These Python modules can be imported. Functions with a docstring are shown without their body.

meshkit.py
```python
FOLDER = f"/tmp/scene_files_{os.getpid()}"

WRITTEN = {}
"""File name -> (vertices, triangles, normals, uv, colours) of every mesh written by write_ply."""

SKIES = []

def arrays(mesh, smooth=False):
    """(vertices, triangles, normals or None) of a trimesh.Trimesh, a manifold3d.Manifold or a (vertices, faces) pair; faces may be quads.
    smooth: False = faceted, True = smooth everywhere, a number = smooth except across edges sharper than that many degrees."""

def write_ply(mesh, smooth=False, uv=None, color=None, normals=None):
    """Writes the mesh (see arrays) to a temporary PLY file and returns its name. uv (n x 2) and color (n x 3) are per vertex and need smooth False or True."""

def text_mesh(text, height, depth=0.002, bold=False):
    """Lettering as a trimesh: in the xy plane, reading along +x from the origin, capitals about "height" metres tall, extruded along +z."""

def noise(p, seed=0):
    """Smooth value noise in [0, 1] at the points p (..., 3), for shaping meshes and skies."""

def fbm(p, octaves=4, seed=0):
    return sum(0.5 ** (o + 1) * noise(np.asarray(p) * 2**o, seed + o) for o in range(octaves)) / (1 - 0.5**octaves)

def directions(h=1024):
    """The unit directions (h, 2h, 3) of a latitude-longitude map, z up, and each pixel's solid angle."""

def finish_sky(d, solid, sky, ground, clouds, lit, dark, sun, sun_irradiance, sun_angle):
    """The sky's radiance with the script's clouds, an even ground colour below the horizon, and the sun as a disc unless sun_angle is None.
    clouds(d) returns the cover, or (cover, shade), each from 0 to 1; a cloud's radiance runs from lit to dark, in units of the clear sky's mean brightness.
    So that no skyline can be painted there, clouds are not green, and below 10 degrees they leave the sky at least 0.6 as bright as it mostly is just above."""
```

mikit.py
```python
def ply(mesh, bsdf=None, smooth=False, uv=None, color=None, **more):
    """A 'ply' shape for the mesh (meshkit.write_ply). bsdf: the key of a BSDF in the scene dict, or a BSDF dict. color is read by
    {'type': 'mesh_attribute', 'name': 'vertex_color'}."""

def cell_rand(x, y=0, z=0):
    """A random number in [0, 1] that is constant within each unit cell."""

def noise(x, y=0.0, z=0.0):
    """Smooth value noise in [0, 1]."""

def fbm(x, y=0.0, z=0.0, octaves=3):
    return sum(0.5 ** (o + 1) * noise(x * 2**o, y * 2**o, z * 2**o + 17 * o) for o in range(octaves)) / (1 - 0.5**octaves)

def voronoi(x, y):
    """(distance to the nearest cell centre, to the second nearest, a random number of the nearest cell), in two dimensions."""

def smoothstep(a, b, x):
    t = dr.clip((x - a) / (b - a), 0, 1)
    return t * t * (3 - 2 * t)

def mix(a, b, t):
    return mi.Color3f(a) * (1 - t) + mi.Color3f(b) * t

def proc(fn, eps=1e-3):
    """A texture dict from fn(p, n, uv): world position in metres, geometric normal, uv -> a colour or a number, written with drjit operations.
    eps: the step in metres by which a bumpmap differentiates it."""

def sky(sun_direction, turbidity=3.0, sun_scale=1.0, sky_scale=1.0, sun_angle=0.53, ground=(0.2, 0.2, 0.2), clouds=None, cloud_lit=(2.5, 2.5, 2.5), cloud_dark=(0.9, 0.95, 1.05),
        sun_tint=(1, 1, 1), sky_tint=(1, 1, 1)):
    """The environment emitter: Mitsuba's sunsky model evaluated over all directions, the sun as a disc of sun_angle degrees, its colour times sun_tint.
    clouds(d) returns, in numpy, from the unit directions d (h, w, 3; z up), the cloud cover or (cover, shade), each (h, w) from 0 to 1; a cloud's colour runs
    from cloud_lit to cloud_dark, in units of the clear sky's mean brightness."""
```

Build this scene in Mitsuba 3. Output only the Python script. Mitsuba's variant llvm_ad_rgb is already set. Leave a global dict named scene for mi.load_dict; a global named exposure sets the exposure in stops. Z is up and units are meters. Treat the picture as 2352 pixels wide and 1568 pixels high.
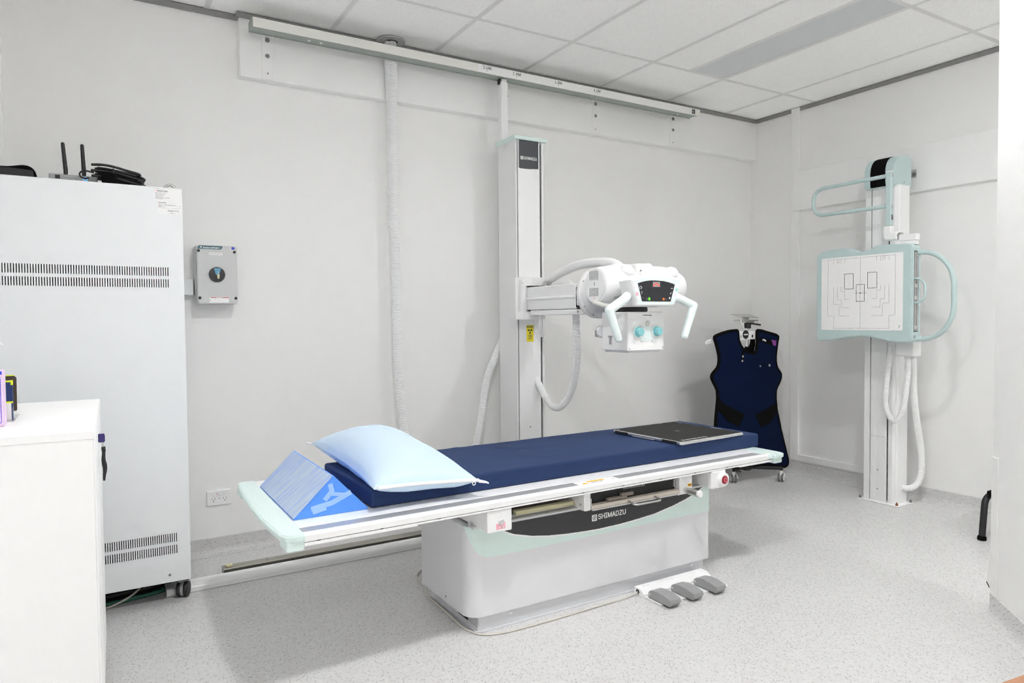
import math, random
import numpy as np, trimesh, mitsuba as mi, drjit as dr
import mikit, meshkit
from shapely.geometry import Polygon, LineString, Point, box as sbox
from shapely.ops import unary_union
from scipy.interpolate import CubicSpline

random.seed(7)
rng = np.random.default_rng(7)
T = mi.ScalarTransform4f
scene, labels, TAKEN = {}, {}, set()

# ------------------------------------------------------------------ camera, light, exposure
EYE = (-4.4663, -3.6892, 1.1691)
FWD = (0.51694, 0.85540, -0.03263)
UPV = (0.02406, 0.02358, 0.99943)
scene['camera'] = {'type': 'perspective', 'fov': 73.09, 'fov_axis': 'x', 'near_clip': 0.02, 'far_clip': 60.0,
                   'to_world': T().look_at(origin=list(EYE), target=[EYE[i] + FWD[i] for i in range(3)], up=list(UPV))}
exposure = 0.0
LAMPS = [345.0, 255.0, 270.0, 440.0]        # radiance of the round ceiling downlights
DOWNLIGHTS = [(-3.62, -2.40), (-1.70, -2.30), (-3.62, -4.70), (-1.70, -4.70)]
DOWN_R = .085
PANEL = (-1.257, -0.957, -1.742, -0.542)      # narrow ceiling panel, switched off


# ------------------------------------------------------------------ helpers
def lin(*c):
    return [((v / 255) / 12.92 if v / 255 <= 0.04045 else ((v / 255 + 0.055) / 1.055) ** 2.4) for v in c]


def mat(name, rgb, rough=0.45, metallic=0.0, spec=0.5, clear=0.0, sheen=0.0):
    base = rgb if isinstance(rgb, dict) else {'type': 'rgb', 'value': [float(v) for v in rgb]}
    d = {'type': 'principled', 'base_color': base, 'roughness': float(rough), 'metallic': float(metallic), 'specular': float(spec)}
    if clear:
        d.update(clearcoat=float(clear), clearcoat_gloss=0.9)
    if sheen:
        d['sheen'] = float(sheen)
    scene['mat_' + name] = {'type': 'twosided', 'b': d}


def free(name):
    k, i = name, 0
    while k in TAKEN:
        i += 1
        k = f'{name}_{i:03d}'
    TAKEN.add(k)
    return k


def tag(k, label=None, category=None, group=None, kind=None):
    d = {a: b for a, b in (('label', label), ('category', category), ('group', group), ('kind', kind)) if b}
    if d:
        labels[k] = d


def thing(name, label, category, group=None):
    k = free(name)
    tag(k, label, category, group)
    return k


def put(name, mesh, m, parent=None, smooth=False, label=None, category=None, group=None, kind=None, **kw):
    k = free(parent + '__' + name if parent else name)
    scene[k] = mikit.ply(mesh, 'mat_' + m, smooth=smooth, **kw)
    tag(k, label, category, group, kind)
    return k


def cat(*ms):
    ms = [m for a in ms for m in (a if isinstance(a, (list, tuple)) else [a])]
    return trimesh.util.concatenate(ms)


def hull(pts):
    return trimesh.convex.convex_hull(np.asarray(pts, float))


def bx(x0, x1, y0, y1, z0, z1):
    m = trimesh.creation.box((abs(x1 - x0), abs(y1 - y0), abs(z1 - z0)))
    m.apply_translation(((x0 + x1) / 2, (y0 + y1) / 2, (z0 + z1) / 2))
    return m


def cb(x0, x1, y0, y1, z0, z1, c=0.003):
    """box with chamfered edges"""
    x0, x1, y0, y1, z0, z1 = min(x0, x1), max(x0, x1), min(y0, y1), max(y0, y1), min(z0, z1), max(z0, z1)
    c = min(c, 0.45 * min(x1 - x0, y1 - y0, z1 - z0))
    P = []
    for sx in (0, 1):
        for sy in (0, 1):
            for sz in (0, 1):
                p = np.array([(x0, x1)[sx], (y0, y1)[sy], (z0, z1)[sz]])
                d = np.array([(c, -c)[sx], (c, -c)[sy], (c, -c)[sz]])
                for keep in range(3):
                    q = p + d
                    q[keep] = p[keep]
                    P.append(q)
    return hull(P)


_ICO = trimesh.creation.icosphere(subdivisions=2).vertices


def rb(x0, x1, y0, y1, z0, z1, r=0.008):
    """box with rounded edges"""
    x0, x1, y0, y1, z0, z1 = min(x0, x1), max(x0, x1), min(y0, y1), max(y0, y1), min(z0, z1), max(z0, z1)
    r = min(r, 0.499 * min(x1 - x0, y1 - y0, z1 - z0))
    return hull(np.vstack([np.array([x, y, z]) + _ICO * r for x in (x0 + r, x1 - r) for y in (y0 + r, y1 - r) for z in (z0 + r, z1 - r)]))


def apply(m, M):
    m.apply_transform(M)          # trimesh flips the winding itself where the matrix mirrors
    return m


def frame(o, right, up):
    M = np.eye(4)
    r, u = np.asarray(right, float), np.asarray(up, float)
    M[:3, 0], M[:3, 1], M[:3, 2], M[:3, 3] = r, u, np.cross(r, u), o
    return M


def ext(poly, d):
    polys = poly if isinstance(poly, (list, tuple)) else [poly]
    out = []
    for p in polys:
        for g in getattr(p, 'geoms', [p]):
            if g.area > 1e-10:
                out.append(trimesh.creation.extrude_polygon(g, d, engine='earcut'))
    return cat(out)


def PY(poly, y, d):
    """polygon in (x, z), from y towards -y by d"""
    return apply(ext(poly, d), np.array([[1, 0, 0, 0], [0, 0, -1, y], [0, 1, 0, 0], [0, 0, 0, 1.0]]))


def PX(poly, x, d):
    """polygon in (y, z), from x towards -x by d"""
    m = ext(poly, d)
    v = m.vertices
    return trimesh.Trimesh(np.c_[x - v[:, 2], v[:, 0], v[:, 1]], m.faces[:, ::-1], process=False)


def PZ(poly, z, d):
    """polygon in (x, y), from z upwards by d"""
    return apply(ext(poly, d), np.array([[1, 0, 0, 0], [0, 1, 0, 0], [0, 0, 1, z], [0, 0, 0, 1.0]]))


def rpoly(x0, x1, y0, y1, r=0.0, n=6):
    p = sbox(min(x0, x1), min(y0, y1), max(x0, x1), max(y0, y1))
    return p.buffer(-r).buffer(r, quad_segs=n) if r else p


def rnd(pts, r, n=5):
    p = Polygon(pts)
    return p.buffer(-r).buffer(2 * r, quad_segs=n).buffer(-r, quad_segs=n)


def line(pts, w):
    return LineString(pts).buffer(w / 2, cap_style=2, join_style=2)


def spline(pts, step, closed=False):
    pts = np.asarray(pts, float)
    if closed:
        pts = np.vstack([pts, pts[:1]])
    t = np.r_[0, np.cumsum(np.linalg.norm(np.diff(pts, axis=0), axis=1))]
    cs = CubicSpline(t, pts, bc_type='periodic' if closed else 'natural')
    fine = cs(np.linspace(0, t[-1], 600))
    s = np.r_[0, np.cumsum(np.linalg.norm(np.diff(fine, axis=0), axis=1))]
    n = max(int(s[-1] / step), 4)
    return np.stack([np.interp(np.linspace(0, s[-1], n + 1), s, fine[:, k]) for k in range(3)], 1), np.linspace(0, s[-1], n + 1)


def sweep(p, radii, n=14, caps=True, flat=None):
    """tube along the polyline p; flat = (a, b): elliptic section scale along frame axes"""
    p = np.asarray(p, float)
    t = np.gradient(p, axis=0)
    t /= np.linalg.norm(t, axis=1, keepdims=True) + 1e-12
    a = np.cross(t[0], [0, 0, 1.0])
    if np.linalg.norm(a) < 1e-3:
        a = np.cross(t[0], [1.0, 0, 0])
    A = []
    for k in range(len(p)):
        a = a - t[k] * (a @ t[k])
        a /= np.linalg.norm(a)
        A.append(a)
    A = np.array(A)
    B = np.cross(t, A)
    ang = np.arange(n) * 2 * np.pi / n
    r = np.broadcast_to(radii, (len(p),))
    fa, fb = flat or (1, 1)
    v = p[:, None] + r[:, None, None] * (fa * np.cos(ang)[None, :, None] * A[:, None] + fb * np.sin(ang)[None, :, None] * B[:, None])
    i, j = np.meshgrid(np.arange(len(p) - 1), np.arange(n), indexing='ij')
    q = np.stack([i * n + j, i * n + (j + 1) % n, (i + 1) * n + (j + 1) % n, (i + 1) * n + j], -1).reshape(-1, 4)
    f = np.vstack([q[:, [0, 1, 2]], q[:, [0, 2, 3]]])
    v = v.reshape(-1, 3)
    if caps:
        c0, c1, last = len(v), len(v) + 1, (len(p) - 1) * n
        v = np.vstack([v, p[:1], p[-1:]])
        jj = np.arange(n)
        f = np.vstack([f, np.stack([np.full(n, c0), (jj + 1) % n, jj], 1), np.stack([np.full(n, c1), last + jj, last + (jj + 1) % n], 1)])
    return trimesh.Trimesh(v, f, process=False)


def tube(pts, r, n=14, step=0.008, bend=True):
    p = spline(pts, step)[0] if bend else np.asarray(pts, float)
    return sweep(p, r, n)


def hose(pts, r, pitch=0.009, depth=0.0022, n=18):
    p, s = spline(pts, pitch / 6)
    return sweep(p, r - depth / 2 + depth / 2 * np.clip(1.6 * np.cos(2 * np.pi * s / pitch), -1, 1), n)


def bentline(pts, r, k=6):
    """polyline with corners rounded by radius r"""
    pts = [np.asarray(p, float) for p in pts]
    out = [pts[0]]
    for a, b, c in zip(pts, pts[1:], pts[2:]):
        u, w = (a - b), (c - b)
        d = min(r, 0.49 * np.linalg.norm(u), 0.49 * np.linalg.norm(w))
        u, w = u / np.linalg.norm(u) * d, w / np.linalg.norm(w) * d
        for s in np.linspace(0, 1, k):
            out.append(b + u * (1 - s) ** 2 + w * s ** 2)
    out.append(pts[-1])
    return np.array(out)


def bent(pts, r, R, n=14):
    return sweep(bentline(pts, R, 8), r, n)


def align(axis):
    return trimesh.geometry.align_vectors([0, 0, 1], np.asarray(axis, float) / np.linalg.norm(axis))


def lathe(profile, o, axis=(0, 0, 1), n=40):
    m = trimesh.creation.revolve(np.asarray(profile, float), sections=n)
    m.apply_transform(align(axis))
    m.apply_translation(o)
    return m


def cyl(p0, p1, r, n=28, c=0.0):
    p0, p1 = np.asarray(p0, float), np.asarray(p1, float)
    h = np.linalg.norm(p1 - p0)
    c = min(c, r * 0.5, h * 0.4)
    prof = [(0, 0), (r - c, 0), (r, c), (r, h - c), (r - c, h), (0, h)] if c else [(0, 0), (r, 0), (r, h), (0, h)]
    return lathe(prof, p0, p1 - p0, n)


def ell(c, r, sub=3):
    m = trimesh.creation.icosphere(subdivisions=sub)
    m.apply_scale(np.broadcast_to(r, 3))
    m.apply_translation(c)
    return m


def caps(pts, r):
    """chain of hulls of spheres"""
    r = np.broadcast_to(r, len(pts))
    sph = trimesh.creation.icosphere(subdivisions=2).vertices
    return cat([hull(np.vstack([np.asarray(a) + sph * ra, np.asarray(b) + sph * rb_])) for a, b, ra, rb_ in zip(pts, pts[1:], r, r[1:])])


def rotz(m, deg, about):
    m.apply_transform(trimesh.transformations.rotation_matrix(math.radians(deg), [0, 0, 1], about))
    return m


def text(s, height, o, right, up, width=None, depth=0.0008, bold=False):
    """lettering whose lower left corner is at o"""
    m = meshkit.text_mesh(s, height, depth, bold)
    b = m.bounds
    m.apply_translation([-b[0, 0], -b[0, 1], 0])
    if width:
        m.apply_scale([width / (b[1, 0] - b[0, 0]), 1, 1])
    return apply(m, frame(o, right, up))


XR, ZU, YM, XM = (1, 0, 0), (0, 0, 1), (0, -1, 0), (-1, 0, 0)


def emblem(x, z, s, t=0.12):
    """square emblem with a ring and a cross, as polygons: (ground, figure); lower left corner x, z, side s"""
    c = Point(x + s / 2, z + s / 2)
    ring = c.buffer(s * 0.38, quad_segs=8).difference(c.buffer(s * 0.30, quad_segs=8))
    cross = unary_union([line([(x + s / 2, z + s * 0.16), (x + s / 2, z + s * 0.84)], s * 0.08), line([(x + s * 0.16, z + s / 2), (x + s * 0.84, z + s / 2)], s * 0.08)])
    fig = unary_union([ring, cross])
    return sbox(x, z, x + s, z + s).difference(fig), fig


def bars(x0, z1, widths, h, gap):
    """rows of small print as bars"""
    out = []
    for i, w in enumerate(widths):
        x, z = x0, z1 - i * (h + gap)
        while x < x0 + w:
            d = random.uniform(2, 6) * h
            out.append(sbox(x, z - h, min(x + d, x0 + w), z))
            x += d + h * 0.8
    return out


# ------------------------------------------------------------------ materials
def floor_fn(p, n, uv):
    a, b = p.x + 1.37 * p.z, p.y + 0.83 * p.z
    w = mikit.noise(a * 260, b * 260) * 0.5
    d, _, r = mikit.voronoi(a * 95 + w, b * 95 + w)
    d2, _, r2 = mikit.voronoi(a * 210 + 31, b * 210 + 7)
    dark = dr.select(r > 0.62, mikit.smoothstep(0.34, 0.16, d), 0.0)
    fine = dr.select(r2 > 0.55, mikit.smoothstep(0.42, 0.2, d2), 0.0)
    lightf = dr.select(r < 0.25, mikit.smoothstep(0.5, 0.25, d), 0.0)
    base = 0.63 + 0.02 * (mikit.fbm(a * 5, b * 5) - 0.5)
    v = base * (1 - 0.30 * dark) * (1 - 0.09 * fine) + 0.04 * lightf
    return mi.Color3f(v * 1.0, v * 0.995, v * 0.985)


def tile_fn(p, n, uv):
    d, _, r = mikit.voronoi(p.x * 150, p.y * 150)
    dot = dr.select(r > 0.6, mikit.smoothstep(0.34, 0.14, d), 0.0)
    v = 0.92 + 0.04 * (mikit.noise(p.x * 420, p.y * 420) - 0.5) - 0.17 * dot
    return mi.Color3f(v, v, v * 0.985)


def wall_fn(p, n, uv):
    v = 0.84 + 0.012 * (mikit.fbm((p.x + p.y) * 9, p.z * 9) - 0.5)
    return mi.Color3f(v, v * 0.998, v * 0.983)


def navy_fn(p, n, uv):
    w = mikit.noise(p.x * 900, p.y * 900, p.z * 900) - 0.5
    v = 1.0 + 0.30 * w + 0.16 * (mikit.fbm(p.x * 5, p.y * 14, p.z * 5) - 0.5)
    return mi.Color3f(0.0165, 0.036, 0.105) * v


def film_fn(p, n, uv):
    s = mikit.fbm(p.y * 60 + p.z * 30, p.z * 9, p.x * 9)
    k = mikit.smoothstep(0.35, 0.7, s)
    return mikit.mix(mi.Color3f(0.45, 0.55, 0.72), mi.Color3f(0.33, 0.46, 0.75), k)


def wood_fn(p, n, uv):
    g = mikit.fbm(p.x * 6, p.y * 90, p.z * 6)
    return mikit.mix(mi.Color3f(0.26, 0.105, 0.042), mi.Color3f(0.34, 0.15, 0.062), g)


mat('wall', mikit.proc(wall_fn), 0.6, spec=0.3)
mat('floor', mikit.proc(floor_fn), 0.42, spec=0.35)
mat('tile', mikit.proc(tile_fn), 0.9, spec=0.1)
mat('navy', mikit.proc(navy_fn), 0.75, spec=0.25, sheen=0.4)
mat('film', mikit.proc(film_fn), 0.32, spec=0.6)
mat('wood', mikit.proc(wood_fn), 0.4)
mat('grid_bar', (0.72, 0.72, 0.71), 0.5)
mat('cornice', (0.24, 0.24, 0.235), 0.5)
mat('lamp_off', (0.62, 0.64, 0.65), 0.3)
mat('board', (0.86, 0.86, 0.85), 0.45)
mat('white', (0.86, 0.865, 0.86), 0.32)
mat('cabinet', (0.82, 0.84, 0.85), 0.38)
mat('gloss_white', (0.87, 0.875, 0.87), 0.22)
mat('cupboard', (0.86, 0.86, 0.855), 0.4)
mat('cream_white', (0.80, 0.80, 0.75), 0.35)
mat('off_white', (0.79, 0.795, 0.79), 0.4)
mat('light_grey', (0.62, 0.63, 0.65), 0.28, clear=0.4)
mat('pale_grey', (0.72, 0.725, 0.74), 0.25, clear=0.5)
mat('box_grey', (0.58, 0.585, 0.58), 0.5)
mat('grey', (0.30, 0.305, 0.305), 0.5)
mat('mid_grey', (0.42, 0.42, 0.42), 0.5)
mat('rail_grey', (0.30, 0.335, 0.31), 0.45)
mat('mint', (0.49, 0.615, 0.605), 0.38)
mat('pale_mint', (0.68, 0.81, 0.775), 0.33)
mat('faint_mint', (0.76, 0.85, 0.835), 0.35)
mat('teal', (0.23, 0.56, 0.585), 0.35)
mat('teal_dark', (0.045, 0.12, 0.15), 0.4)
mat('handle_blue', (0.12, 0.32, 0.47), 0.35)
mat('charcoal', (0.030, 0.031, 0.034), 0.32)
mat('slate', (0.050, 0.054, 0.060), 0.35)
mat('screen', (0.014, 0.016, 0.020), 0.15)
mat('black', (0.010, 0.010, 0.011), 0.5)
mat('soft_black', (0.003, 0.003, 0.003), 0.85, spec=0.1)
mat('dark_gap', (0.02, 0.02, 0.02), 0.8, spec=0.1)
mat('print_grey', (0.35, 0.35, 0.36), 0.6)
mat('print_dark', (0.06, 0.06, 0.065), 0.6)
mat('label_white', (0.86, 0.86, 0.85), 0.5)
mat('label_grey', (0.55, 0.56, 0.55), 0.5)
mat('red', (0.55, 0.02, 0.05), 0.3)
mat('e_stop', (0.32, 0.008, 0.02), 0.2, clear=0.6)
mat('pink', (0.86, 0.42, 0.50), 0.45)
mat('lavender', (0.74, 0.72, 0.86), 0.45)
mat('button_mint', (0.38, 0.72, 0.62), 0.45)
mat('yellow', (0.83, 0.70, 0.02), 0.5)
mat('amber', (0.83, 0.45, 0.03), 0.5)
mat('neon_yellow', (0.75, 0.80, 0.03), 0.5)
mat('blue', (0.03, 0.05, 0.55), 0.4)
mat('foam_blue', (0.085, 0.29, 0.86), 0.35, spec=0.5)
mat('tape', (0.32, 0.52, 0.88), 0.25, spec=0.6)
mat('pillow', (0.60, 0.75, 0.90), 0.42, spec=0.35)
mat('zip_white', (0.88, 0.89, 0.90), 0.5)
mat('apron', (0.0010, 0.0060, 0.030), 0.85, spec=0.1, sheen=0.05)
mat('purple', (0.25, 0.05, 0.30), 0.6)
mat('pack_lilac', (0.72, 0.55, 0.74), 0.4)
mat('booklet_navy', (0.012, 0.035, 0.13), 0.4)
mat('booklet_brown', (0.060, 0.046, 0.034), 0.45)
mat('key_purple', (0.035, 0.018, 0.13), 0.4)
mat('steel', (0.62, 0.62, 0.60), 0.28, metallic=1.0)
mat('brushed', (0.60, 0.605, 0.61), 0.42, metallic=0.65)
mat('silver', (0.78, 0.78, 0.78), 0.25, metallic=0.9)
mat('bolt', (0.25, 0.25, 0.25), 0.4, metallic=0.7)
mat('rust', (0.22, 0.075, 0.035), 0.6)
mat('rail_metal', (0.42, 0.405, 0.355), 0.33, metallic=0.85)
mat('rail_dark', (0.09, 0.088, 0.078), 0.45, metallic=0.5)
mat('brass_cream', (0.66, 0.62, 0.40), 0.4)
mat('taupe', (0.22, 0.19, 0.16), 0.6)
mat('beige', (0.60, 0.545, 0.48), 0.45)
mat('cable_beige', (0.58, 0.56, 0.51), 0.5)
mat('cable_green', (0.015, 0.10, 0.07), 0.5)
mat('detector_top', (0.020, 0.020, 0.019), 0.6, spec=0.25)
mat('tyre', (0.13, 0.13, 0.13), 0.6)
scene['mat_clear'] = {'type': 'dielectric', 'int_ior': 1.49, 'ext_ior': 1.0}
scene['mat_pane'] = {'type': 'thindielectric', 'int_ior': 1.45, 'ext_ior': 1.0}


def glow(name, rgb, power):
    scene['mat_' + name] = {'type': 'diffuse', 'reflectance': {'type': 'rgb', 'value': [0.3 * v for v in rgb]}}
    return {'emitter': {'type': 'area', 'radiance': {'type': 'rgb', 'value': [power * v for v in rgb]}}}


GLOW = {'red': glow('glow_red', (1.0, 0.10, 0.08), 1.1), 'green': glow('glow_green', (0.18, 1.0, 0.06), 1.0),
        'orange': glow('glow_orange', (1.0, 0.22, 0.04), 1.1), 'blue': glow('glow_blue', (0.10, 0.42, 1.0), 1.6)}

# ------------------------------------------------------------------ the setting
WY = 0.03            # back wall plane
XL, XRW, YF, H = -4.90, 0.0, -6.2, 2.70
put('floor', bx(XL - .1, .1, YF - .1, WY + .1, -.06, 0), 'floor', kind='structure', label='pale grey speckled vinyl floor of the room', category='floor')
put('wall_back', bx(XL - .1, .1, WY, WY + .1, -.06, H + .1), 'wall', kind='structure', label='off-white wall behind the tube column and the table', category='wall')
put('wall_right', bx(0, .1, YF - .1, WY + .1, -.06, H + .1), 'wall', kind='structure', label='off-white side wall behind the upright detector stand', category='wall')
put('wall_left', bx(XL - .1, XL, YF - .1, WY + .1, -.06, H + .1), 'wall', kind='structure', label='off-white side wall at the left end of the room', category='wall')
put('wall_front', bx(XL - .1, .1, YF - .1, YF, -.06, H + .1), 'wall', kind='structure', label='off-white wall behind the camera', category='wall')

# partition in the right foreground, set at an angle
A, dv = np.array([-1.490, -2.372]), np.array([-.72, -.694]) / np.hypot(.72, .694)
nv = np.array([dv[1], -dv[0]])              # faces the table
if nv @ (np.array([-3.0, -1.2]) - A) < 0:
    nv = -nv
B = A + dv * 1.75


def wall_poly(t0, t1):
    return Polygon([A + nv * t1, B + nv * t1, B + nv * t0, A + nv * t0])


part = put('wall_partition', PZ(wall_poly(-.12, 0), 0, H), 'wall', kind='structure', label='white partition wall end cutting off the right edge of the room', category='wall')
# loose wall sheet at the foot of the partition's edge
fl = [(0, .62), (0, .085), (-.008, .100), (-.036, .112), (-.030, .150), (-.004, .225), (-.001, .62)]
fm = ext(Polygon([(.055, .62), (.055, .086)] + [(u, z) for u, z in fl[1:]]), .004)
Mf = np.eye(4)
Mf[:3, 0], Mf[:3, 1], Mf[:3, 2], Mf[:3, 3] = [*dv, 0], [0, 0, 1], [*nv, 0], [*(A + nv * .0005), 0]
put('loose_sheet', apply(fm, Mf), 'wall', parent=part)
und = ext(Polygon([(-.036, .112), (-.008, .100), (-.008, .1065), (-.034, .1165)]), .005)
put('sheet_edge', apply(und, Mf), 'dark_gap', parent=part)


def skirt(length):
    h, t, r = .087, .006, .034
    pts = [(0, 0), (0, h), (t * .5, h), (t, h - .002), (t, r + .002)]
    for a in np.linspace(0, math.pi / 2, 9):
        pts.append((t + r - r * math.cos(a), .0015 + r - r * math.sin(a)))
    pts.append((t + r, 0))
    return ext(Polygon(pts), length)


def skirting(p0, d, nrm, length):
    M = np.eye(4)
    M[:3, 0], M[:3, 1], M[:3, 2], M[:3, 3] = [*nrm, 0], [0, 0, 1], [*d, 0], [*p0, 0]
    return apply(skirt(length), M)


put('baseboard_back', skirting((0, WY), (-1, 0), (0, -1), 4.9), 'floor', smooth=35, kind='structure', label='speckled grey coved vinyl skirting along the back wall', category='skirting')
put('baseboard_right', skirting((0, WY), (0, -1), (-1, 0), 6.2), 'floor', smooth=35, kind='structure', label='speckled grey coved vinyl skirting along the side wall behind the detector stand', category='skirting')
put('baseboard_partition', skirting(tuple(A), tuple(dv), tuple(nv), 1.75), 'floor', smooth=35, kind='structure', label='speckled grey coved skirting at the foot of the foreground partition', category='skirting')
put('baseboard_left', skirting((XL, WY), (0, -1), (1, 0), 6.2), 'floor', smooth=35, kind='structure', label='speckled grey coved vinyl skirting along the left wall', category='skirting')

# ceiling: slab, tiles, grid bars
ceil = put('ceiling', bx(XL - .1, .1, YF - .1, WY + .1, 2.735, 2.80), 'grid_bar', kind='structure', label='suspended ceiling of white mineral tiles in a metal grid', category='ceiling')
GX = [0.0] + [-.357 - .6 * k for k in range(8)] + [XL]
GY = [WY] + [-.542 - 1.2 * k for k in range(5)] + [YF]
BW = .012


def inter(a, b):
    return not (a[0] >= b[1] - 1e-6 or a[1] <= b[0] + 1e-6 or a[2] >= b[3] - 1e-6 or a[3] <= b[2] + 1e-6)


for j in range(len(GY) - 1):
    for i in range(len(GX) - 1):
        cells = [(GX[i + 1], GX[i], GY[j + 1], GY[j])]
        P = PANEL
        if inter(cells[0], P):
            cells = [(cells[0][0], P[0], P[2], P[3])]
            put('grid_bar', bx(P[0] - BW, P[0] + BW, P[2] + BW, P[3] - BW, 2.700, 2.708), 'grid_bar', parent=ceil)
        for (x0, x1, y0, y1) in cells:
            if x1 - x0 > .05 and y1 - y0 > .05:
                g = .009
                put('tile', cb(x0 + g, x1 - g, y0 + g, y1 - g, 2.7025 + rng.uniform(0, .0012), 2.722, .003), 'tile', parent=ceil)
for x in GX[1:-1]:
    put('grid_bar', bx(x - BW, x + BW, YF, WY, 2.700, 2.7085), 'grid_bar', parent=ceil)
for y in GY[1:-1]:
    put('grid_bar', bx(XL, 0, y - BW, y + BW, 2.7003, 2.7088), 'grid_bar', parent=ceil)

x0, x1, y0, y1 = PANEL
t = thing('ceiling_light', 'unlit narrow flush ceiling panel above the upright detector stand', 'ceiling light')
b = .010
fr = sbox(x0 + b, y0 + b, x1 - b, y1 - b)
put('frame', PZ(fr.difference(fr.buffer(-.008, join_style=2)), 2.7005, .02), 'grid_bar', parent=t)
put('diffuser', PZ(fr.buffer(-.008, join_style=2), 2.7030, .004), 'lamp_off', parent=t)
for (x, y), power, where in zip(DOWNLIGHTS, LAMPS, ('lit round downlight in the ceiling in front of the head end of the table', 'lit round downlight in the ceiling in front of the foot end of the table',
                                       'lit round downlight in the ceiling behind the camera near the left wall', 'lit round downlight in the ceiling behind the camera nearer the middle of the room')):
    t = thing('downlight', where, 'ceiling light', 'round ceiling downlights')
    put('ring', lathe([(DOWN_R, 0), (DOWN_R + .018, 0), (DOWN_R + .020, -.003), (DOWN_R + .016, -.006), (DOWN_R, -.005), (DOWN_R, 0)], (x, y, 2.7003), ZU, 48), 'white', parent=t, smooth=40)
    disc = lathe([(0, -.015), (.03, -.0145), (.055, -.012), (.073, -.008), (DOWN_R, -.003), (0, -.003)], (x, y, 2.6995), ZU, 32)
    k = put('diffuser', disc, 'lamp_off', parent=t, smooth=40)
    scene[k].update({'emitter': {'type': 'area', 'radiance': {'type': 'rgb', 'value': [power, power * .997, power * 1.012]}}})

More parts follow.
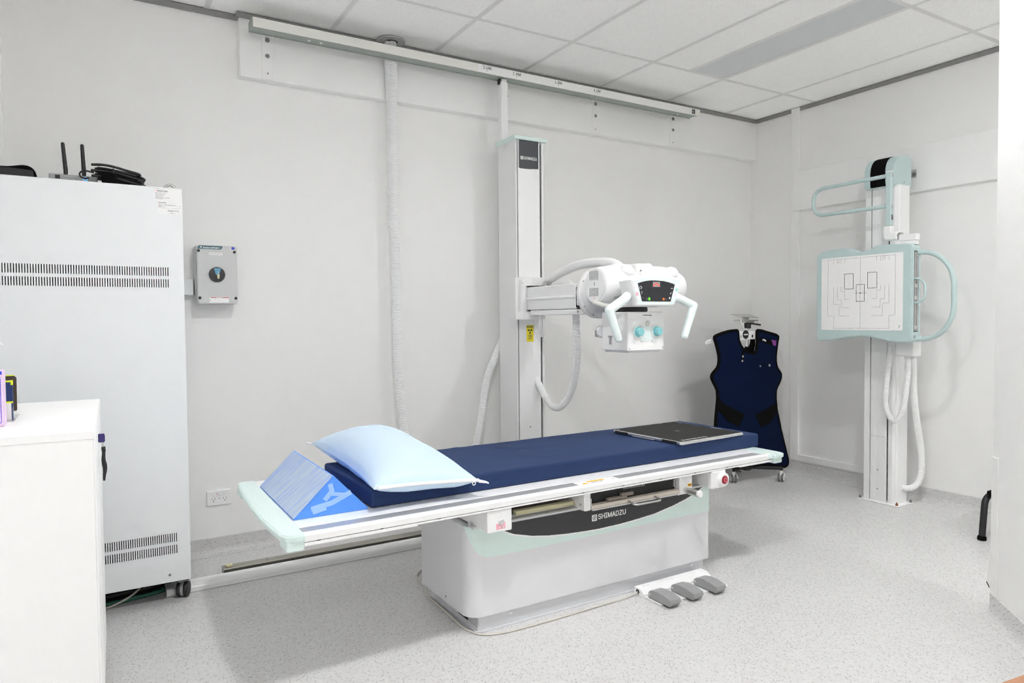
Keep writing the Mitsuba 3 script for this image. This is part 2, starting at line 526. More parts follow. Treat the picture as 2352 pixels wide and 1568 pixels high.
# shadow line trims, boards and frames on the walls (all part of the room)
BY = -.02            # front of the long board on the back wall
put('trim_1', cat(bx(XL, -3.815, WY - .012, WY, 2.674, 2.6995), bx(-3.827, -3.815, BY - .012, WY - .012, 2.674, 2.6995), bx(-3.827, -.012, BY - .012, BY, 2.674, 2.6995)),
    'cornice', kind='structure', label='dark grey shadow line trim where the back wall meets the ceiling', category='trim')
put('trim_2', bx(-.012, 0, -3.4, BY - .012, 2.674, 2.6995), 'cornice', kind='structure', label='dark grey shadow line trim where the right wall meets the ceiling', category='trim')
put('trim_3', cb(-3.815, -.001, BY, WY, 2.388, 2.6995, .002), 'board', kind='structure', label='long white mounting board under the ceiling on the back wall', category='wall board')
put('trim_4', cb(-.030, 0, -3.2, -.378, 1.947, 2.233, .002), 'board', kind='structure', label='white mounting board across the right wall behind the detector stand', category='wall board')
put('trim_5', cat(cb(-.018, 0, -.418, -.348, .100, 2.6995, .002), cb(-.018, 0, -1.12, -.418, .100, .146, .002)), 'board', kind='structure',
    label='white flat frame edging the panel on the right wall', category='trim')
put('trim_6', cat(cb(-4.862, -4.782, WY - .018, WY, 0, 2.674, .003), cb(-4.835, -4.800, WY - .026, WY - .018, 0, 2.674, .003)), 'board', kind='structure',
    label='white upright corner trim at the left end of the back wall', category='trim')

# ------------------------------------------------------------------ overhead rail on the back wall
RY = -.169
t = thing('overhead_rail', 'cream overhead guide rail with distance marks under the ceiling', 'rail')
put('cover', cat(cb(-3.779, -.771, RY, RY + .004, 2.585, 2.632, .0012), bx(-3.779, -.771, RY + .004, RY + .018, 2.628, 2.632)), 'cream_white', parent=t)
put('marked_strip', bx(-2.55, -.84, RY - .0006, RY, 2.5856, 2.6315), 'board', parent=t)
put('body', cat(bx(-3.785, -.800, RY + .006, -.09, 2.587, 2.626), bx(-3.785, -.800, -.165, -.160, 2.583, 2.60), bx(-3.785, -.800, -.096, -.090, 2.583, 2.60)), 'rail_grey', parent=t)
for x in (-3.683, -1.59, -.892):
    pl = put('mounting_plate', cat(cb(x - .028, x + .028, BY - .004, BY, 2.392, 2.672, .001), cb(x - .028, x + .028, -.09, BY - .004, 2.60, 2.622, .002)), 'board', parent=t)
    for z, r in ((2.587, .0115), (2.508, .0105), (2.421, .0045)):
        put('bolt', cyl((x, BY - .004, z), (x, BY - .0095 if r > .006 else BY - .0055, z), r, 16, .002), 'bolt', parent=pl)
for x in (-3.50, -3.44, -.99, -.95):
    put('screw', cyl((x, -.128, 2.584), (x, -.128, 2.589), .007, 14), 'label_white', parent=t)
X0 = -2.491
for d, s in ((0, '2.0M'), (.2, '1.8M'), (.5, '1.5M'), (.8, '1.2M')):
    put('lettering', text(s, .0165, (X0 + d - .0265, RY - .0006, 2.6075), XR, ZU, .053), 'print_dark', parent=t)
    put('tick_mark', bx(X0 + d - .0012, X0 + d + .0012, RY - .0014, RY - .0006, 2.5945, 2.6045), 'print_grey', parent=t)
g, f = emblem(-.853, 2.594, .030)
put('emblem', PY(g, RY, .001), 'black', parent=t)

# ------------------------------------------------------------------ hose from the ceiling with its collar
t = thing('ceiling_hose', 'white corrugated cable hose dropping from a ceiling collar to the floor', 'hose')
put('collar', lathe([(.034, 0), (.076, 0), (.079, -.004), (.076, -.008), (.036, -.008), (.034, 0)], (-3.034, -.062, 2.7002)), 'mid_grey', parent=t, smooth=40)
put('collar_gap', cyl((-3.034, -.062, 2.694), (-3.034, -.062, 2.6995), .035, 24), 'dark_gap', parent=t)
put('hose', hose([(-3.030, -.062, 2.698), (-3.026, -.062, 2.56), (-3.030, -.056, 2.30), (-3.026, -.052, 1.8), (-3.020, -.052, 1.25), (-3.010, -.055, .80), (-2.985, -.070, .50), (-2.95, -.11, .22), (-2.90, -.17, .035)], .0245), 'gloss_white', parent=t, smooth=50)
put('branch_hose', hose([(-3.052, -.058, 2.698), (-3.056, -.058, 2.60), (-3.050, -.050, 2.50), (-3.043, -.040, 2.35), (-3.040, -.030, 2.1), (-3.036, -.025, 1.7)], .0165), 'gloss_white', parent=t, smooth=50)

# ------------------------------------------------------------------ floor rail and white cable duct
t = thing('floor_rail', 'grooved metal floor rail lying along the back wall', 'rail')
prof = [(-.300, 0), (-.300, .009), (-.296, .011), (-.296, .015), (-.300, .017), (-.300, .023), (-.297, .026), (-.243, .026), (-.240, .023), (-.240, 0)]
put('body', cat(PX(Polygon(prof), -2.10, 1.882)), 'rail_metal', parent=t)
for z in (.0065, .0130, .0195):
    put('groove', bx(-3.981, -2.10, -.3012, -.2992, z - .0016, z + .0016), 'rail_dark', parent=t)
put('end_stop', lathe([(.004, 0), (.014, 0), (.016, .002), (.016, .008), (.014, .010), (.004, .010), (.004, 0)], (-3.955, -.268, .026)), 'brass_cream', parent=t, smooth=40)
put('screw', cyl((-3.78, -.262, .026), (-3.78, -.262, .0275), .006, 12), 'bolt', parent=t)
dp = [(-.446, 0), (-.446, .021), (-.443, .025)] + [(-.4 - .043 * math.cos(a), .026 + .010 * math.sin(a)) for a in np.linspace(.15, math.pi - .15, 10)] + [(-.357, .025), (-.354, .021), (-.354, 0)]
t = thing('floor_duct', 'white plastic cable duct running along the floor beside the metal rail', 'cable duct')
put('cover', PX(Polygon(dp), -2.30, 1.93), 'white', parent=t, smooth=30)
put('base_strip', bx(-4.232, -2.30, -.4475, -.352, 0, .003), 'mid_grey', parent=t)

# ------------------------------------------------------------------ generator cabinet and what lies on it
t = thing('generator_cabinet', 'tall white steel generator cabinet with ventilation slots on black castors', 'cabinet')
cx0, cx1, cy0, cy1, cz0, cz1 = -4.852, -4.142, -.520, -.070, .087, 1.718
holes = []
for k in range(68):
    x = -4.2015 - k * .00862
    if x > cx0 + .03:
        holes += [rpoly(x - .0016, x + .0016, 1.3570, 1.3925, .0014, 3), rpoly(x - .0016, x + .0016, 1.3095, 1.3440, .0014, 3)]
for k in range(41):
    x = -4.1935 - k * .0080
    holes += [rpoly(x - .0016, x + .0016, .2535, .2905, .0014, 3), rpoly(x - .0016, x + .0016, .2045, .2410, .0014, 3)]
face = Polygon([(cx0, cz0), (cx1, cz0), (cx1, cz1), (cx0, cz1)], [list(h.exterior.coords)[:-1] for h in holes])
put('front_panel', PY(face, cy0 + .003, .003), 'cabinet', parent=t)
put('casing', cat(bx(cx0, cx0 + .003, cy0 + .003, cy1, cz0, cz1), bx(cx1 - .003, cx1, cy0 + .003, cy1, cz0, cz1), bx(cx0, cx1, cy0 + .003, cy1, cz1 - .003, cz1), bx(cx0, cx1, cy1 - .003, cy1, cz0, cz1)), 'cabinet', parent=t)
put('inner_screen', cat(bx(cx0 + .01, cx1 - .01, cy0 + .020, cy0 + .022, cz0 + .01, cz1 - .01), bx(cx0 + .003, cx1 - .003, cy0 + .003, cy1 - .003, cz0, cz0 + .004)), 'dark_gap', parent=t)
put('screw', lathe([(0, 0), (.005, 0), (.005, .002), (0, .003)], (-4.222, cy0, .118), YM, 16), 'bolt', parent=t)
sy = cy0 - .0006
s1 = put('sticker', bx(-4.243, -4.146, cy0 - .0005, cy0, 1.664, 1.7145), 'label_white', parent=t)
put('lettering', text('SHIMADZU', .0055, (-4.234, sy + .0002, 1.7), XR, ZU, .038, .0004, True), 'print_dark', parent=s1)
put('emblem', PY(emblem(-4.242, 1.6995, .0065)[0], sy + .0002, .0004), 'pink', parent=s1)
put('small_print', cat(PY(bars(-4.241, 1.7125, [.032], .0016, .001), sy + .0002, .0003), PY(bars(-4.241, 1.6955, [.040, .033, .034, .029, .052, .028], .0018, .0029), sy + .0002, .0003)), 'print_grey', parent=s1)
s2 = put('sticker', bx(-4.232, -4.146, cy0 - .0005, cy0, 1.610, 1.6625), 'label_white', parent=t)
put('lettering', text('SHIMADZU', .0042, (-4.228, sy + .0002, 1.6535), XR, ZU, .027, .0004, True), 'print_dark', parent=s2)
put('emblem', PY(emblem(-4.2315, 1.6535, .0045)[0], sy + .0002, .0004), 'pink', parent=s2)
bc = [sbox(-4.197 + k * .0026, 1.6215, -4.197 + k * .0026 + random.choice([.0008, .0014, .002]), 1.6275) for k in range(16)]
put('small_print', cat(PY(bars(-4.2305, 1.6490, [.015, .013, .017, .013], .0016, .0022), sy + .0002, .0003), PY(bars(-4.210, 1.6485, [.042], .0020, .001), sy + .0002, .0003),
    PY([line([(-4.212, 1.6445), (-4.150, 1.6445), (-4.150, 1.6345), (-4.212, 1.6345), (-4.212, 1.6445)], .0006)], sy + .0002, .0003), PY(bc, sy + .0002, .0003), PY(bars(-4.190, 1.616, [.016], .0018, .001), sy + .0002, .0003)), 'print_grey', parent=s2)
for x, y in ((-4.168, -.470), (-4.168, -.125), (-4.825, -.470), (-4.825, -.125)):
    c = put('castor', cat(cyl((x - .012, y, .070), (x - .012, y, cz0), .011, 16), cb(x - .022, x + .022, y - .010, y + .010, .062, .074, .003)), 'bolt', parent=t)
    ax = np.array([.92, -.39, 0])
    for s in (-1, 1):
        o = np.array([x, y, .0335]) + ax * s * .014
        put('wheel', lathe([(0, -.009), (.026, -.009), (.031, -.007), (.0335, -.003), (.0335, .003), (.031, .007), (.026, .009), (0, .009)], o, ax, 32), 'black', parent=c, smooth=35)
    put('hub_band', cyl(np.array([x, y, .0335]) - ax * .006, np.array([x, y, .0335]) + ax * .006, .0300, 28), 'grey', parent=c)
for x in (-4.3115, -4.156):
    put('lifting_eye', cat(apply(trimesh.creation.torus(.0215, .0062, 28, 12), frame((x, -.18, 1.7685), XR, ZU)), cyl((x, -.18, cz1), (x, -.18, 1.745), .012, 18), cyl((x, -.18, cz1), (x, -.18, 1.725), .020, 20)), 'steel', parent=t, smooth=40)
# cables under the cabinet
tc = thing('floor_cables', 'black, green and grey cables lying on the floor under the generator cabinet', 'cable')
put('black_cable', tube([(-4.85, -.42, .022), (-4.60, -.40, .022), (-4.40, -.36, .022), (-4.26, -.33, .022), (-4.18, -.25, .022)], .018, 12), 'black', parent=tc, smooth=True)
put('black_cable', tube([(-4.85, -.36, .020), (-4.55, -.34, .030), (-4.35, -.30, .020), (-4.20, -.22, .016)], .015, 12), 'black', parent=tc, smooth=True)
put('green_cable', tube([(-4.85, -.455, .010), (-4.55, -.440, .010), (-4.36, -.41, .010), (-4.22, -.37, .012), (-4.16, -.30, .012)], .009, 10), 'cable_green', parent=tc, smooth=True)
put('grey_cable', tube([(-4.52, -.470, .006), (-4.40, -.43, .012), (-4.34, -.40, .035), (-4.31, -.33, .05)], .005, 8), 'cable_beige', parent=tc, smooth=True)

# router
t = thing('router', 'small grey wireless router with two black aerials on top of the generator cabinet', 'router')
put('body', rb(-4.606, -4.440, -.400, -.285, cz1 + .0006, 1.7605, .006), 'mid_grey', parent=t, smooth=40)
put('front_plate', PY(rpoly(-4.602, -4.444, 1.722, 1.757, .003), -.400, .0012), 'grey', parent=t)
put('power_switch', cat(PY(rpoly(-4.5845, -4.5685, 1.7405, 1.7545, .001), -.4012, .002)), 'black', parent=t)
put('small_print', PY(bars(-4.553, 1.7535, [.042], .0016, .001) + bars(-4.567, 1.7545, [.006], .0014, .001), -.4012, .0004), 'label_grey', parent=t)
k = put('power_light', apply(trimesh.creation.torus(.0072, .0013, 28, 8), frame((-4.4825, -.4018, 1.7465), XR, ZU)), 'glow_blue', parent=t)
scene[k].update(GLOW['blue'])
for x, dx in ((-4.549, -.0075), (-4.487, -.004)):
    put('aerial', cat(caps([(x + dx, -.392, 1.8805), (x, -.392, 1.775), (x, -.392, 1.760)], [.0066, .0078, .0072])), 'black', parent=t, smooth=40)
# cable bundle
t = thing('cable_bundle', 'bundle of folded black cable with a plug pack on the cabinet beside the router', 'cable')
for k in range(9):
    y = -.44 + .016 * (k % 4)
    z = 1.745 + .0105 * (k // 2) + rng.uniform(-.003, .003)
    e = rng.uniform(-.012, .012)
    put('strand', tube([(-4.452 + e, y, z + .012), (-4.42, y + rng.uniform(-.01, .01), z + .014), (-4.36, y, z + .006), (-4.31 + e, y, z - .004), (-4.283 + e, y + .006, z - .010), (-4.281 + e, y + .020, z - .012), (-4.30, y + .032, z - .010), (-4.36, y + .034, z), (-4.44, y + .030, z + .008)], .0050, 10), 'black', parent=t, smooth=True)
put('loop', tube([(-4.452, -.44, 1.768), (-4.475, -.442, 1.772), (-4.496, -.442, 1.768), (-4.502, -.442, 1.755), (-4.494, -.442, 1.745), (-4.470, -.44, 1.745)], .0034, 10), 'black', parent=t, smooth=True)
put('loop', tube([(-4.30, -.45, 1.748), (-4.284, -.452, 1.744), (-4.281, -.452, 1.734), (-4.292, -.452, 1.726), (-4.33, -.45, 1.7235), (-4.40, -.45, 1.7235)], .0046, 10), 'black', parent=t, smooth=True)
put('plug_pack', rotz(rb(-4.425, -4.378, -.470, -.430, cz1 + .0003, 1.768, .004), 8, (-4.40, -.45, 0)), 'soft_black', parent=t, smooth=40)
put('tie', apply(trimesh.creation.torus(.030, .004, 24, 8), frame((-4.385, -.42, 1.762), (0, 1, 0), ZU)), 'black', parent=t, smooth=40)
# black case at the left
t = thing('black_case', 'flat black case on the cabinet top at the left edge of the picture', 'case')
put('body', hull(np.vstack([np.array(p) + _ICO * .006 for p in ((-4.846, -.42, 1.7245), (-4.846, -.42, 1.765), (-4.655, -.42, 1.7245), (-4.660, -.42, 1.755), (-4.690, -.42, 1.757), (-4.846, -.26, 1.7245), (-4.846, -.26, 1.765), (-4.655, -.26, 1.7245), (-4.660, -.26, 1.755))])), 'black', parent=t, smooth=30)
put('flap', tube([(-4.78, -.415, 1.763), (-4.73, -.415, 1.763), (-4.70, -.415, 1.769), (-4.680, -.415, 1.771), (-4.662, -.415, 1.764), (-4.652, -.415, 1.745), (-4.648, -.415, 1.726)], .0075, 12), 'soft_black', parent=t, smooth=True)

# ------------------------------------------------------------------ isolator switch, trunking and power outlet
t = thing('isolator_switch', 'grey wall-mounted isolator box with a round black and blue rotary knob', 'switch box')
bx0, bx1, bz0, bz1 = -4.044, -3.863, 1.2525, 1.5335
before = set(scene)
put('box', PY(rpoly(bx0 - .004, bx1 + .002, bz0 - .002, bz1 + .002, .012), WY - .035, .080), 'box_grey', parent=t, smooth=30)
lid = rpoly(bx0, bx1, bz0, bz1, .011)
put('lid', cat(PY(lid, -.0865, .030), PY(lid.buffer(-.002), -.1165, .002), PY(lid.buffer(-.004), -.1185, .0015)), 'box_grey', parent=t, smooth=30)
fy = -.120
for x, z in ((-4.0365, 1.506), (-3.8755, 1.5045), (-4.035, 1.2805), (-3.873, 1.2795)):
    put('screw', cat(cyl((x, fy, z), (x, fy - .0015, z), .0066, 18)), 'black', parent=t)
kn = put('knob', cat(lathe([(0, 0), (.0365, 0), (.0365, .006), (.034, .010), (.016, .012), (0, .012)], (-3.957, fy, 1.393), YM, 40)), 'charcoal', parent=t, smooth=35)
put('blue_grip', PY(rnd([(-3.973, 1.423), (-3.940, 1.423), (-3.950, 1.390), (-3.964, 1.390)], .002), fy - .010, .009), 'handle_blue', parent=kn)
put('pointer', PY(rnd([(-3.9595, 1.394), (-3.9480, 1.394), (-3.9495, 1.3725), (-3.9575, 1.3725)], .001), fy - .010, .012), 'brass_cream', parent=kn)
put('white_line', bx(-3.9545, -3.9525, fy - .0196, fy - .019, 1.397, 1.408), 'label_white', parent=kn)
lp = put('name_plate', PY(Polygon([(-4.041, 1.5145), (-4.040, 1.523), (-4.034, 1.531), (-3.929, 1.531), (-3.930, 1.523), (-3.937, 1.5145)]), fy, .0006), 'teal_dark', parent=t)
put('lettering', text('socomec', .0085, (-4.017, fy - .0006, 1.5175), XR, ZU, .076, .0004, True), 'label_white', parent=lp)
put('emblem', PY([line([(-4.029, 1.5265), (-4.023, 1.5185)], .0018), line([(-4.029, 1.5185), (-4.023, 1.5265)], .0018), line([(-4.030, 1.5265), (-4.020, 1.5265)], .0014), line([(-4.026, 1.5225), (-4.020, 1.5225)], .0016)], fy - .0006, .0004), 'label_white', parent=lp)
put('blue_sticker', PY(rpoly(-3.888, -3.875, 1.517, 1.5285), fy, .0005), 'blue', parent=t)
ws = put('white_sticker', PY(rpoly(-3.990, -3.931, 1.4875, 1.4985), fy, .0005), 'label_white', parent=t)
put('small_print', PY(bars(-3.986, 1.4945, [.051], .0022, .001), fy - .0005, .0003), 'print_grey', parent=ws)
wl = put('warning_sticker', PY(rpoly(-3.9945, -3.9055, 1.2570, 1.2840), fy, .0005), 'label_white', parent=t)
put('red_bar', PY([sbox(-3.986, 1.2805, -3.963, 1.2835), sbox(-3.933, 1.2805, -3.9065, 1.2835)], fy - .0005, .0003), 'red', parent=wl)
put('small_print', cat(PY(bars(-3.961, 1.2832, [.026], .0022, .001), fy - .0005, .0003)), 'pink', parent=wl)
put('warning_symbol', PY([Point(-3.9905, 1.2705).buffer(.0016), sbox(-3.9917, 1.2665, -3.9893, 1.2690)], fy - .0005, .0003), 'black', parent=wl)
for k_ in set(scene) - before:
    scene[k_]['to_world'] = T().translate([.0045, .035, .002])
put('cable_trunking', cb(-4.30, -4.048, WY - .042, WY, 1.297, 1.3755, .003), 'cabinet', label='short white trunking joining the generator cabinet to the isolator box', category='trunking')

t = thing('power_outlet', 'white double power outlet low on the back wall under the isolator box', 'power outlet')
oy = WY
put('plate', cat(rb(-4.0075, -3.893, oy - .011, oy, .2475, .3225, .003)), 'gloss_white', parent=t, smooth=40)
fy = oy - .011
for x in (-3.977, -3.9235):
    put('rocker', cb(x - .0085, x + .0085, fy - .003, fy, .2975, .3125, .002), 'white', parent=t)
    put('socket', PY([line([(x - .0090, .279), (x - .0055, .285)], .0022), line([(x + .0055, .285), (x + .0090, .279)], .0022), sbox(x - .0012, .2665, x + .0012, .2745)], fy, .0006), 'black', parent=t)
put('indicator', PY(Point(-3.9605, .3055).buffer(.0022), fy, .0008), 'red', parent=t)
put('small_print', PY(bars(-3.957, .3060, [.012], .0014, .001) + bars(-3.966, .2955, [.030], .0012, .001) + [Point(-3.950, .282).buffer(.0028)], fy, .0004), 'print_grey', parent=t)

# ------------------------------------------------------------------ tube stand
t = S = thing('xray_tube_stand', 'white floor column carrying an x-ray tube head with collimator and control panel over the table', 'x-ray stand')
xl, xr, yf, yb, zt = -2.377, -2.182, -.290, -.090, 2.197
sec = Polygon([(xl, yb), (xl, yf + .004), (xl + .004, yf), (-2.3705, yf), (-2.3705, yf + .014), (-2.3635, yf + .014), (-2.3635, yf), (-2.2135, yf), (-2.2135, yf + .014), (-2.2005, yf + .014), (-2.2005, yf), (xr - .004, yf), (xr, yf + .004), (xr, yb)])
put('column', PZ(sec, .0262, zt - .0262), 'off_white', parent=S)
put('front_panel', cb(-2.3625, -2.2145, yf - .0015, yf + .004, .09, zt - .002, .001), 'white', parent=S)
put('track', cat(bx(-2.3700, -2.3640, yf + .011, yf + .0138, .03, zt - .01), bx(-2.2130, -2.2010, yf + .010, yf + .0138, .03, zt - .01)), 'slate', parent=S)
put('track_cover', bx(-2.2095, -2.2015, yf + .004, yf + .012, 1.06, 1.40), 'off_white', parent=S)
put('carriage_foot', cb(-2.40, -2.16, -.310, -.085, .0265, .085, .006), 'off_white', parent=S)
put('top_cap', cb(-2.393, -2.170, -.306, -.080, zt, 2.219, .002), 'pale_mint', parent=S)
put('pivot_plate', cat(cyl((xl, -.155, 2.185), (xl - .005, -.155, 2.185), .021, 24)), 'off_white', parent=S)
for dy in (-.012, .012):
    put('screw', cyl((xl - .005, -.155 + dy, 2.182), (xl - .006, -.155 + dy, 2.182), .0022, 10), 'bolt', parent=S)
put('guide_post', cat(cb(-2.386, -2.340, -.150, -.105, 2.219, 2.566, .004), cb(-2.380, -2.346, -.146, -.109, 2.566, 2.5825, .002)), 'white', parent=S)
put('post_stop', cat(bx(-2.394, -2.386, -.140, -.118, 2.552, 2.581), cyl((-2.338, -.135, 2.49), (-2.333, -.135, 2.49), .005, 12)), 'black', parent=S)
npl = put('name_plate', PY(Polygon([(-2.357, 2.196), (-2.224, 2.196), (-2.224, 2.0420)] + [(-2.224 - .133 * s, 2.0420 - .010 * math.sin(math.pi * s * .5 + .3) + .003) for s in np.linspace(.05, .95, 10)] + [(-2.357, 2.040)]), yf - .0015, .002), 'slate', parent=S)
put('lettering', text('SHIMADZU', .0165, (-2.323, yf - .0035, 2.0875), XR, ZU, .088, .0005, True), 'label_white', parent=npl)
put('emblem', PY(emblem(-2.346, 2.0865, .0185)[0], yf - .0035, .0005), 'label_white', parent=npl)
for x in (-2.3625, -2.2240):
    put('plate_edge', bx(x, x + .0050, yf - .0028, yf - .0015, 2.035, 2.196), 'pale_grey', parent=S)
put('screw', cyl((-2.292, yf - .0015, .536), (-2.292, yf - .0030, .536), .0045, 12), 'bolt', parent=S)
# radiation warning sticker
w = put('warning_sticker', PY(rpoly(-2.3135, -2.2650, 1.0355, 1.1325, .001), yf - .0015, .0006), 'yellow', parent=S)
wy = yf - .0021
put('header_bar', PY(sbox(-2.3115, 1.1170, -2.2670, 1.1295), wy, .0003), 'black', parent=w)
put('lettering', text('WARNING', .0072, (-2.3085, wy - .0003, 1.1197), XR, ZU, .0385, .0002, True), 'yellow', parent=w)
tre = []
for a0 in (30, 150, 270):
    arc = [(math.cos(math.radians(a)), math.sin(math.radians(a))) for a in np.linspace(a0 - 28, a0 + 28, 7)]
    tre.append(Polygon([(-2.2893 + .0052 * c, 1.0975 + .0052 * s) for c, s in arc] + [(-2.2893 + .0150 * c, 1.0975 + .0150 * s) for c, s in arc[::-1]]))
put('trefoil', PY(tre + [Point(-2.2893, 1.0975).buffer(.0034)], wy, .0003), 'black', parent=w)
put('small_print', PY([sbox(-2.2893 - hw, z - .0014, -2.2893 + hw, z + .0014) for hw, z in ((.0150, 1.0730), (.0155, 1.0665), (.0075, 1.0600), (.0155, 1.0535))], wy, .0003), 'print_dark', parent=w)
# carriage
cr = put('carriage', cat(rb(-2.420, -2.392, -.345, yf - .0016, 1.166, 1.404, .006), rb(-2.400, -2.352, -.372, yf - .0016, 1.168, 1.402, .020)), 'off_white', parent=S, smooth=40)
D1 = rnd([(-2.407, yf - .002), (-2.407, -.345), (-2.380, -.372), (-2.330, -.384), (-2.270, -.384), (-2.225, -.372), (-2.207, -.345), (-2.207, yf - .002)], .006)
put('upper_bracket', PZ(D1, 1.3565, .0485), 'white', parent=S, smooth=30)
put('lower_bracket', PZ(rnd([(-2.419, yf - .002), (-2.419, -.345), (-2.385, -.374), (-2.240, -.378), (-2.222, -.345), (-2.222, yf - .002)], .006), 1.1650, .0460), 'white', parent=S, smooth=30)
put('screw', cat(cyl((-2.213, -.368, 1.372), (-2.213, -.3695, 1.372), .0030, 12)), 'bolt', parent=S)
put('lock_button', cyl((-2.383, -.368, 1.380), (-2.383, -.376, 1.380), .012, 20, .003), 'white', parent=S)
# telescopic arm
ax0, ax1 = -2.352, -2.226
put('arm', cat(cb(ax0, ax1, -.822, -.352, 1.2185, 1.3480, .004), sweep([(ax0 + .001, -.350, 1.2800), (ax0 + .001, -.822, 1.2800)], .009, 12)), 'white', parent=S, smooth=30)
put('arm_slide', cb(ax0 + .006, ax1 - .006, -.905, -.822, 1.2350, 1.3230, .003), 'white', parent=S)
put('arm_slide_seal', cat(bx(ax0 + .004, ax1 - .004, -.8245, -.8215, 1.2280, 1.3300), bx(ax0 + .01, ax1 - .01, -.86, -.823, 1.2200, 1.2345), bx(ax0 + .012, ax1 - .012, -.44, -.352, 1.3480, 1.3540), bx(ax0 + .012, ax1 - .012, -.46, -.352, 1.2120, 1.2185)), 'black', parent=S)
put('arm_base_plate', cb(ax0 - .001, ax1, -.890, -.395, 1.1885, 1.2160, .003), 'white', parent=S)
put('screw', cyl((ax0 - .001, -.845, 1.2030), (ax0 - .003, -.845, 1.2030), .005, 12), 'bolt', parent=S)
# flange between arm and tube
fc = np.array([-2.283, -.905, 1.295])
put('flange', cat(lathe([(0, 0), (.123, 0), (.127, .004), (.127, .022), (.122, .027), (0, .027)], fc, YM, 64)), 'off_white', parent=S, smooth=35)
put('flange_dome', lathe([(.112, .027), (.110, .045), (.098, .068), (.08, .085), (0, .090)], fc, YM, 56), 'gloss_white', parent=S, smooth=40)
for a in (150, 215, 250, 110):
    o = fc + np.array([.117 * math.cos(math.radians(a)), -.027, .117 * math.sin(math.radians(a))])
    put('flange_bolt', cyl(o, o + np.array([0, -.003, 0]), .005, 12), 'mid_grey', parent=S)
# tube housing, axis along x
tc_ = np.array([0, -1.118, 1.322])
hp = [(0, -2.456), (.078, -2.456), (.083, -2.453), (.086, -2.446), (.094, -2.39), (.1045, -2.335), (.108, -2.315), (.108, -2.300), (.098, -2.293), (.094, -2.275), (.094, -2.185), (.098, -2.175), (.101, -2.160), (.101, -2.055), (.098, -2.02), (.088, -1.975), (.070, -1.935), (.045, -1.910), (0, -1.902)]
put('tube_housing', lathe(hp, tc_, XR, 64), 'gloss_white', parent=S, smooth=35)
put('housing_boss', ell((-2.322, -1.185, 1.385), (.036, .036, .036)), 'gloss_white', parent=S, smooth=True)
put('housing_boss', ell((-2.035, -1.178, 1.383), (.042, .036, .036)), 'gloss_white', parent=S, smooth=True)
put('housing_seam', cat(lathe([(.1085, -.001), (.1092, -.001), (.1092, .001), (.1085, .001), (.1085, -.001)], tc_ + np.array([-2.302, 0, 0]), XR, 64)), 'mid_grey', parent=S)
put('saddle', cat(rb(-2.272, -2.158, -1.205, -1.035, 1.235, 1.428, .024), rb(-2.200, -2.165, -1.20, -1.04, 1.36, 1.4305, .018)), 'gloss_white', parent=S, smooth=40)
put('screw', cyl((-2.252, -1.2052, 1.392), (-2.252, -1.2070, 1.392), .004, 10), 'bolt', parent=S)
ec = put('end_cap', lathe([(0, 0), (.0745, 0), (.0765, .0015), (.0765, .003), (0, .003)], tc_ + np.array([-2.456, 0, 0]), XM, 48), 'gloss_white', parent=S, smooth=30)
ex = -2.4592
for z0, z1 in ((1.347, 1.391), (1.272, 1.311)):
    put('rating_label', PX(rpoly(-1.148, -1.079, z0, z1, .002), ex, .0006), 'label_grey', parent=ec)
    rows = []
    z = z1 - .004
    while z > z0 + .004:
        y = -1.145
        while y < -1.085:
            d = random.uniform(.006, .02)
            if random.random() < .72:
                rows.append(sbox(y, z - .0018, min(y + d, -1.082), z))
            y += d + .003
        z -= .0042
    put('small_print', PX(rows, ex - .0006, .0004), 'print_grey', parent=ec)
put('small_print', PX([Point(-1.118, 1.331).buffer(.0035).difference(Point(-1.118, 1.331).buffer(.0018)), sbox(-1.120, 1.3215, -1.116, 1.3255)], ex, .0006), 'print_dark', parent=ec)
put('small_print', PX([Point(-1.118, 1.263).buffer(.0055).difference(Point(-1.118, 1.263).buffer(.0042)), line([(-1.118, 1.260), (-1.118, 1.266)], .0012)], ex, .0006), 'pink', parent=ec)
nn = np.array([0, -.80, -.60])
upn = np.array([0, -.60, .80])
put('lettering', text('CE', .014, tc_ + np.array([-2.405, 0, 0]) + nn * .0985 - upn * .007, XR, upn, .030), 'print_dark', parent=S)
put('head_cable', tube([(-2.46, -1.11, 1.246), (-2.44, -1.20, 1.225), (-2.40, -1.255, 1.228), (-2.36, -1.275, 1.240), (-2.32, -1.26, 1.25)], .010, 12), 'cream_white', parent=S, smooth=True)
# mount plates and collimator
put('mount_plate', cat(cb(-2.372, -2.190, -1.252, -1.05, 1.2190, 1.2330, .002), cb(-2.33, -2.22, -1.20, -1.04, 1.2330, 1.262, .003)), 'light_grey', parent=S)
put('swivel_ring', cyl((-2.285, -1.155, 1.1975), (-2.285, -1.155, 1.2190), .090, 48, .004), 'black', parent=S)
c0, c1, cyf, cyb, cz_0, cz_1 = -2.380, -2.1585, -1.262, -1.072, 1.017, 1.1975
co = put('collimator', cat(cb(c0, c1, cyf + .003, cyb, cz_0, cz_1, .004)), 'white', parent=S)
put('front_cover', cat(cb(c0 + .001, c1 - .001, cyf, cyf + .004, cz_0 + .001, cz_1 - .001, .0015)), 'gloss_white', parent=co)
put('accessory_rail', cat(bx(c0 + .012, c1 - .022, cyf + .008, cyb - .01, 1.0080, 1.0170)), 'light_grey', parent=co)
fy = cyf
put('handle_slot', PY(line([(-2.290, 1.1815), (-2.2395, 1.1815), (-2.2395, 1.1765)], .0026), fy, .0006), 'black', parent=co)
put('light_button', cat(cyl((-2.263, fy, 1.1435), (-2.263, fy - .008, 1.1435), .0125, 24, .002)), 'steel', parent=co)
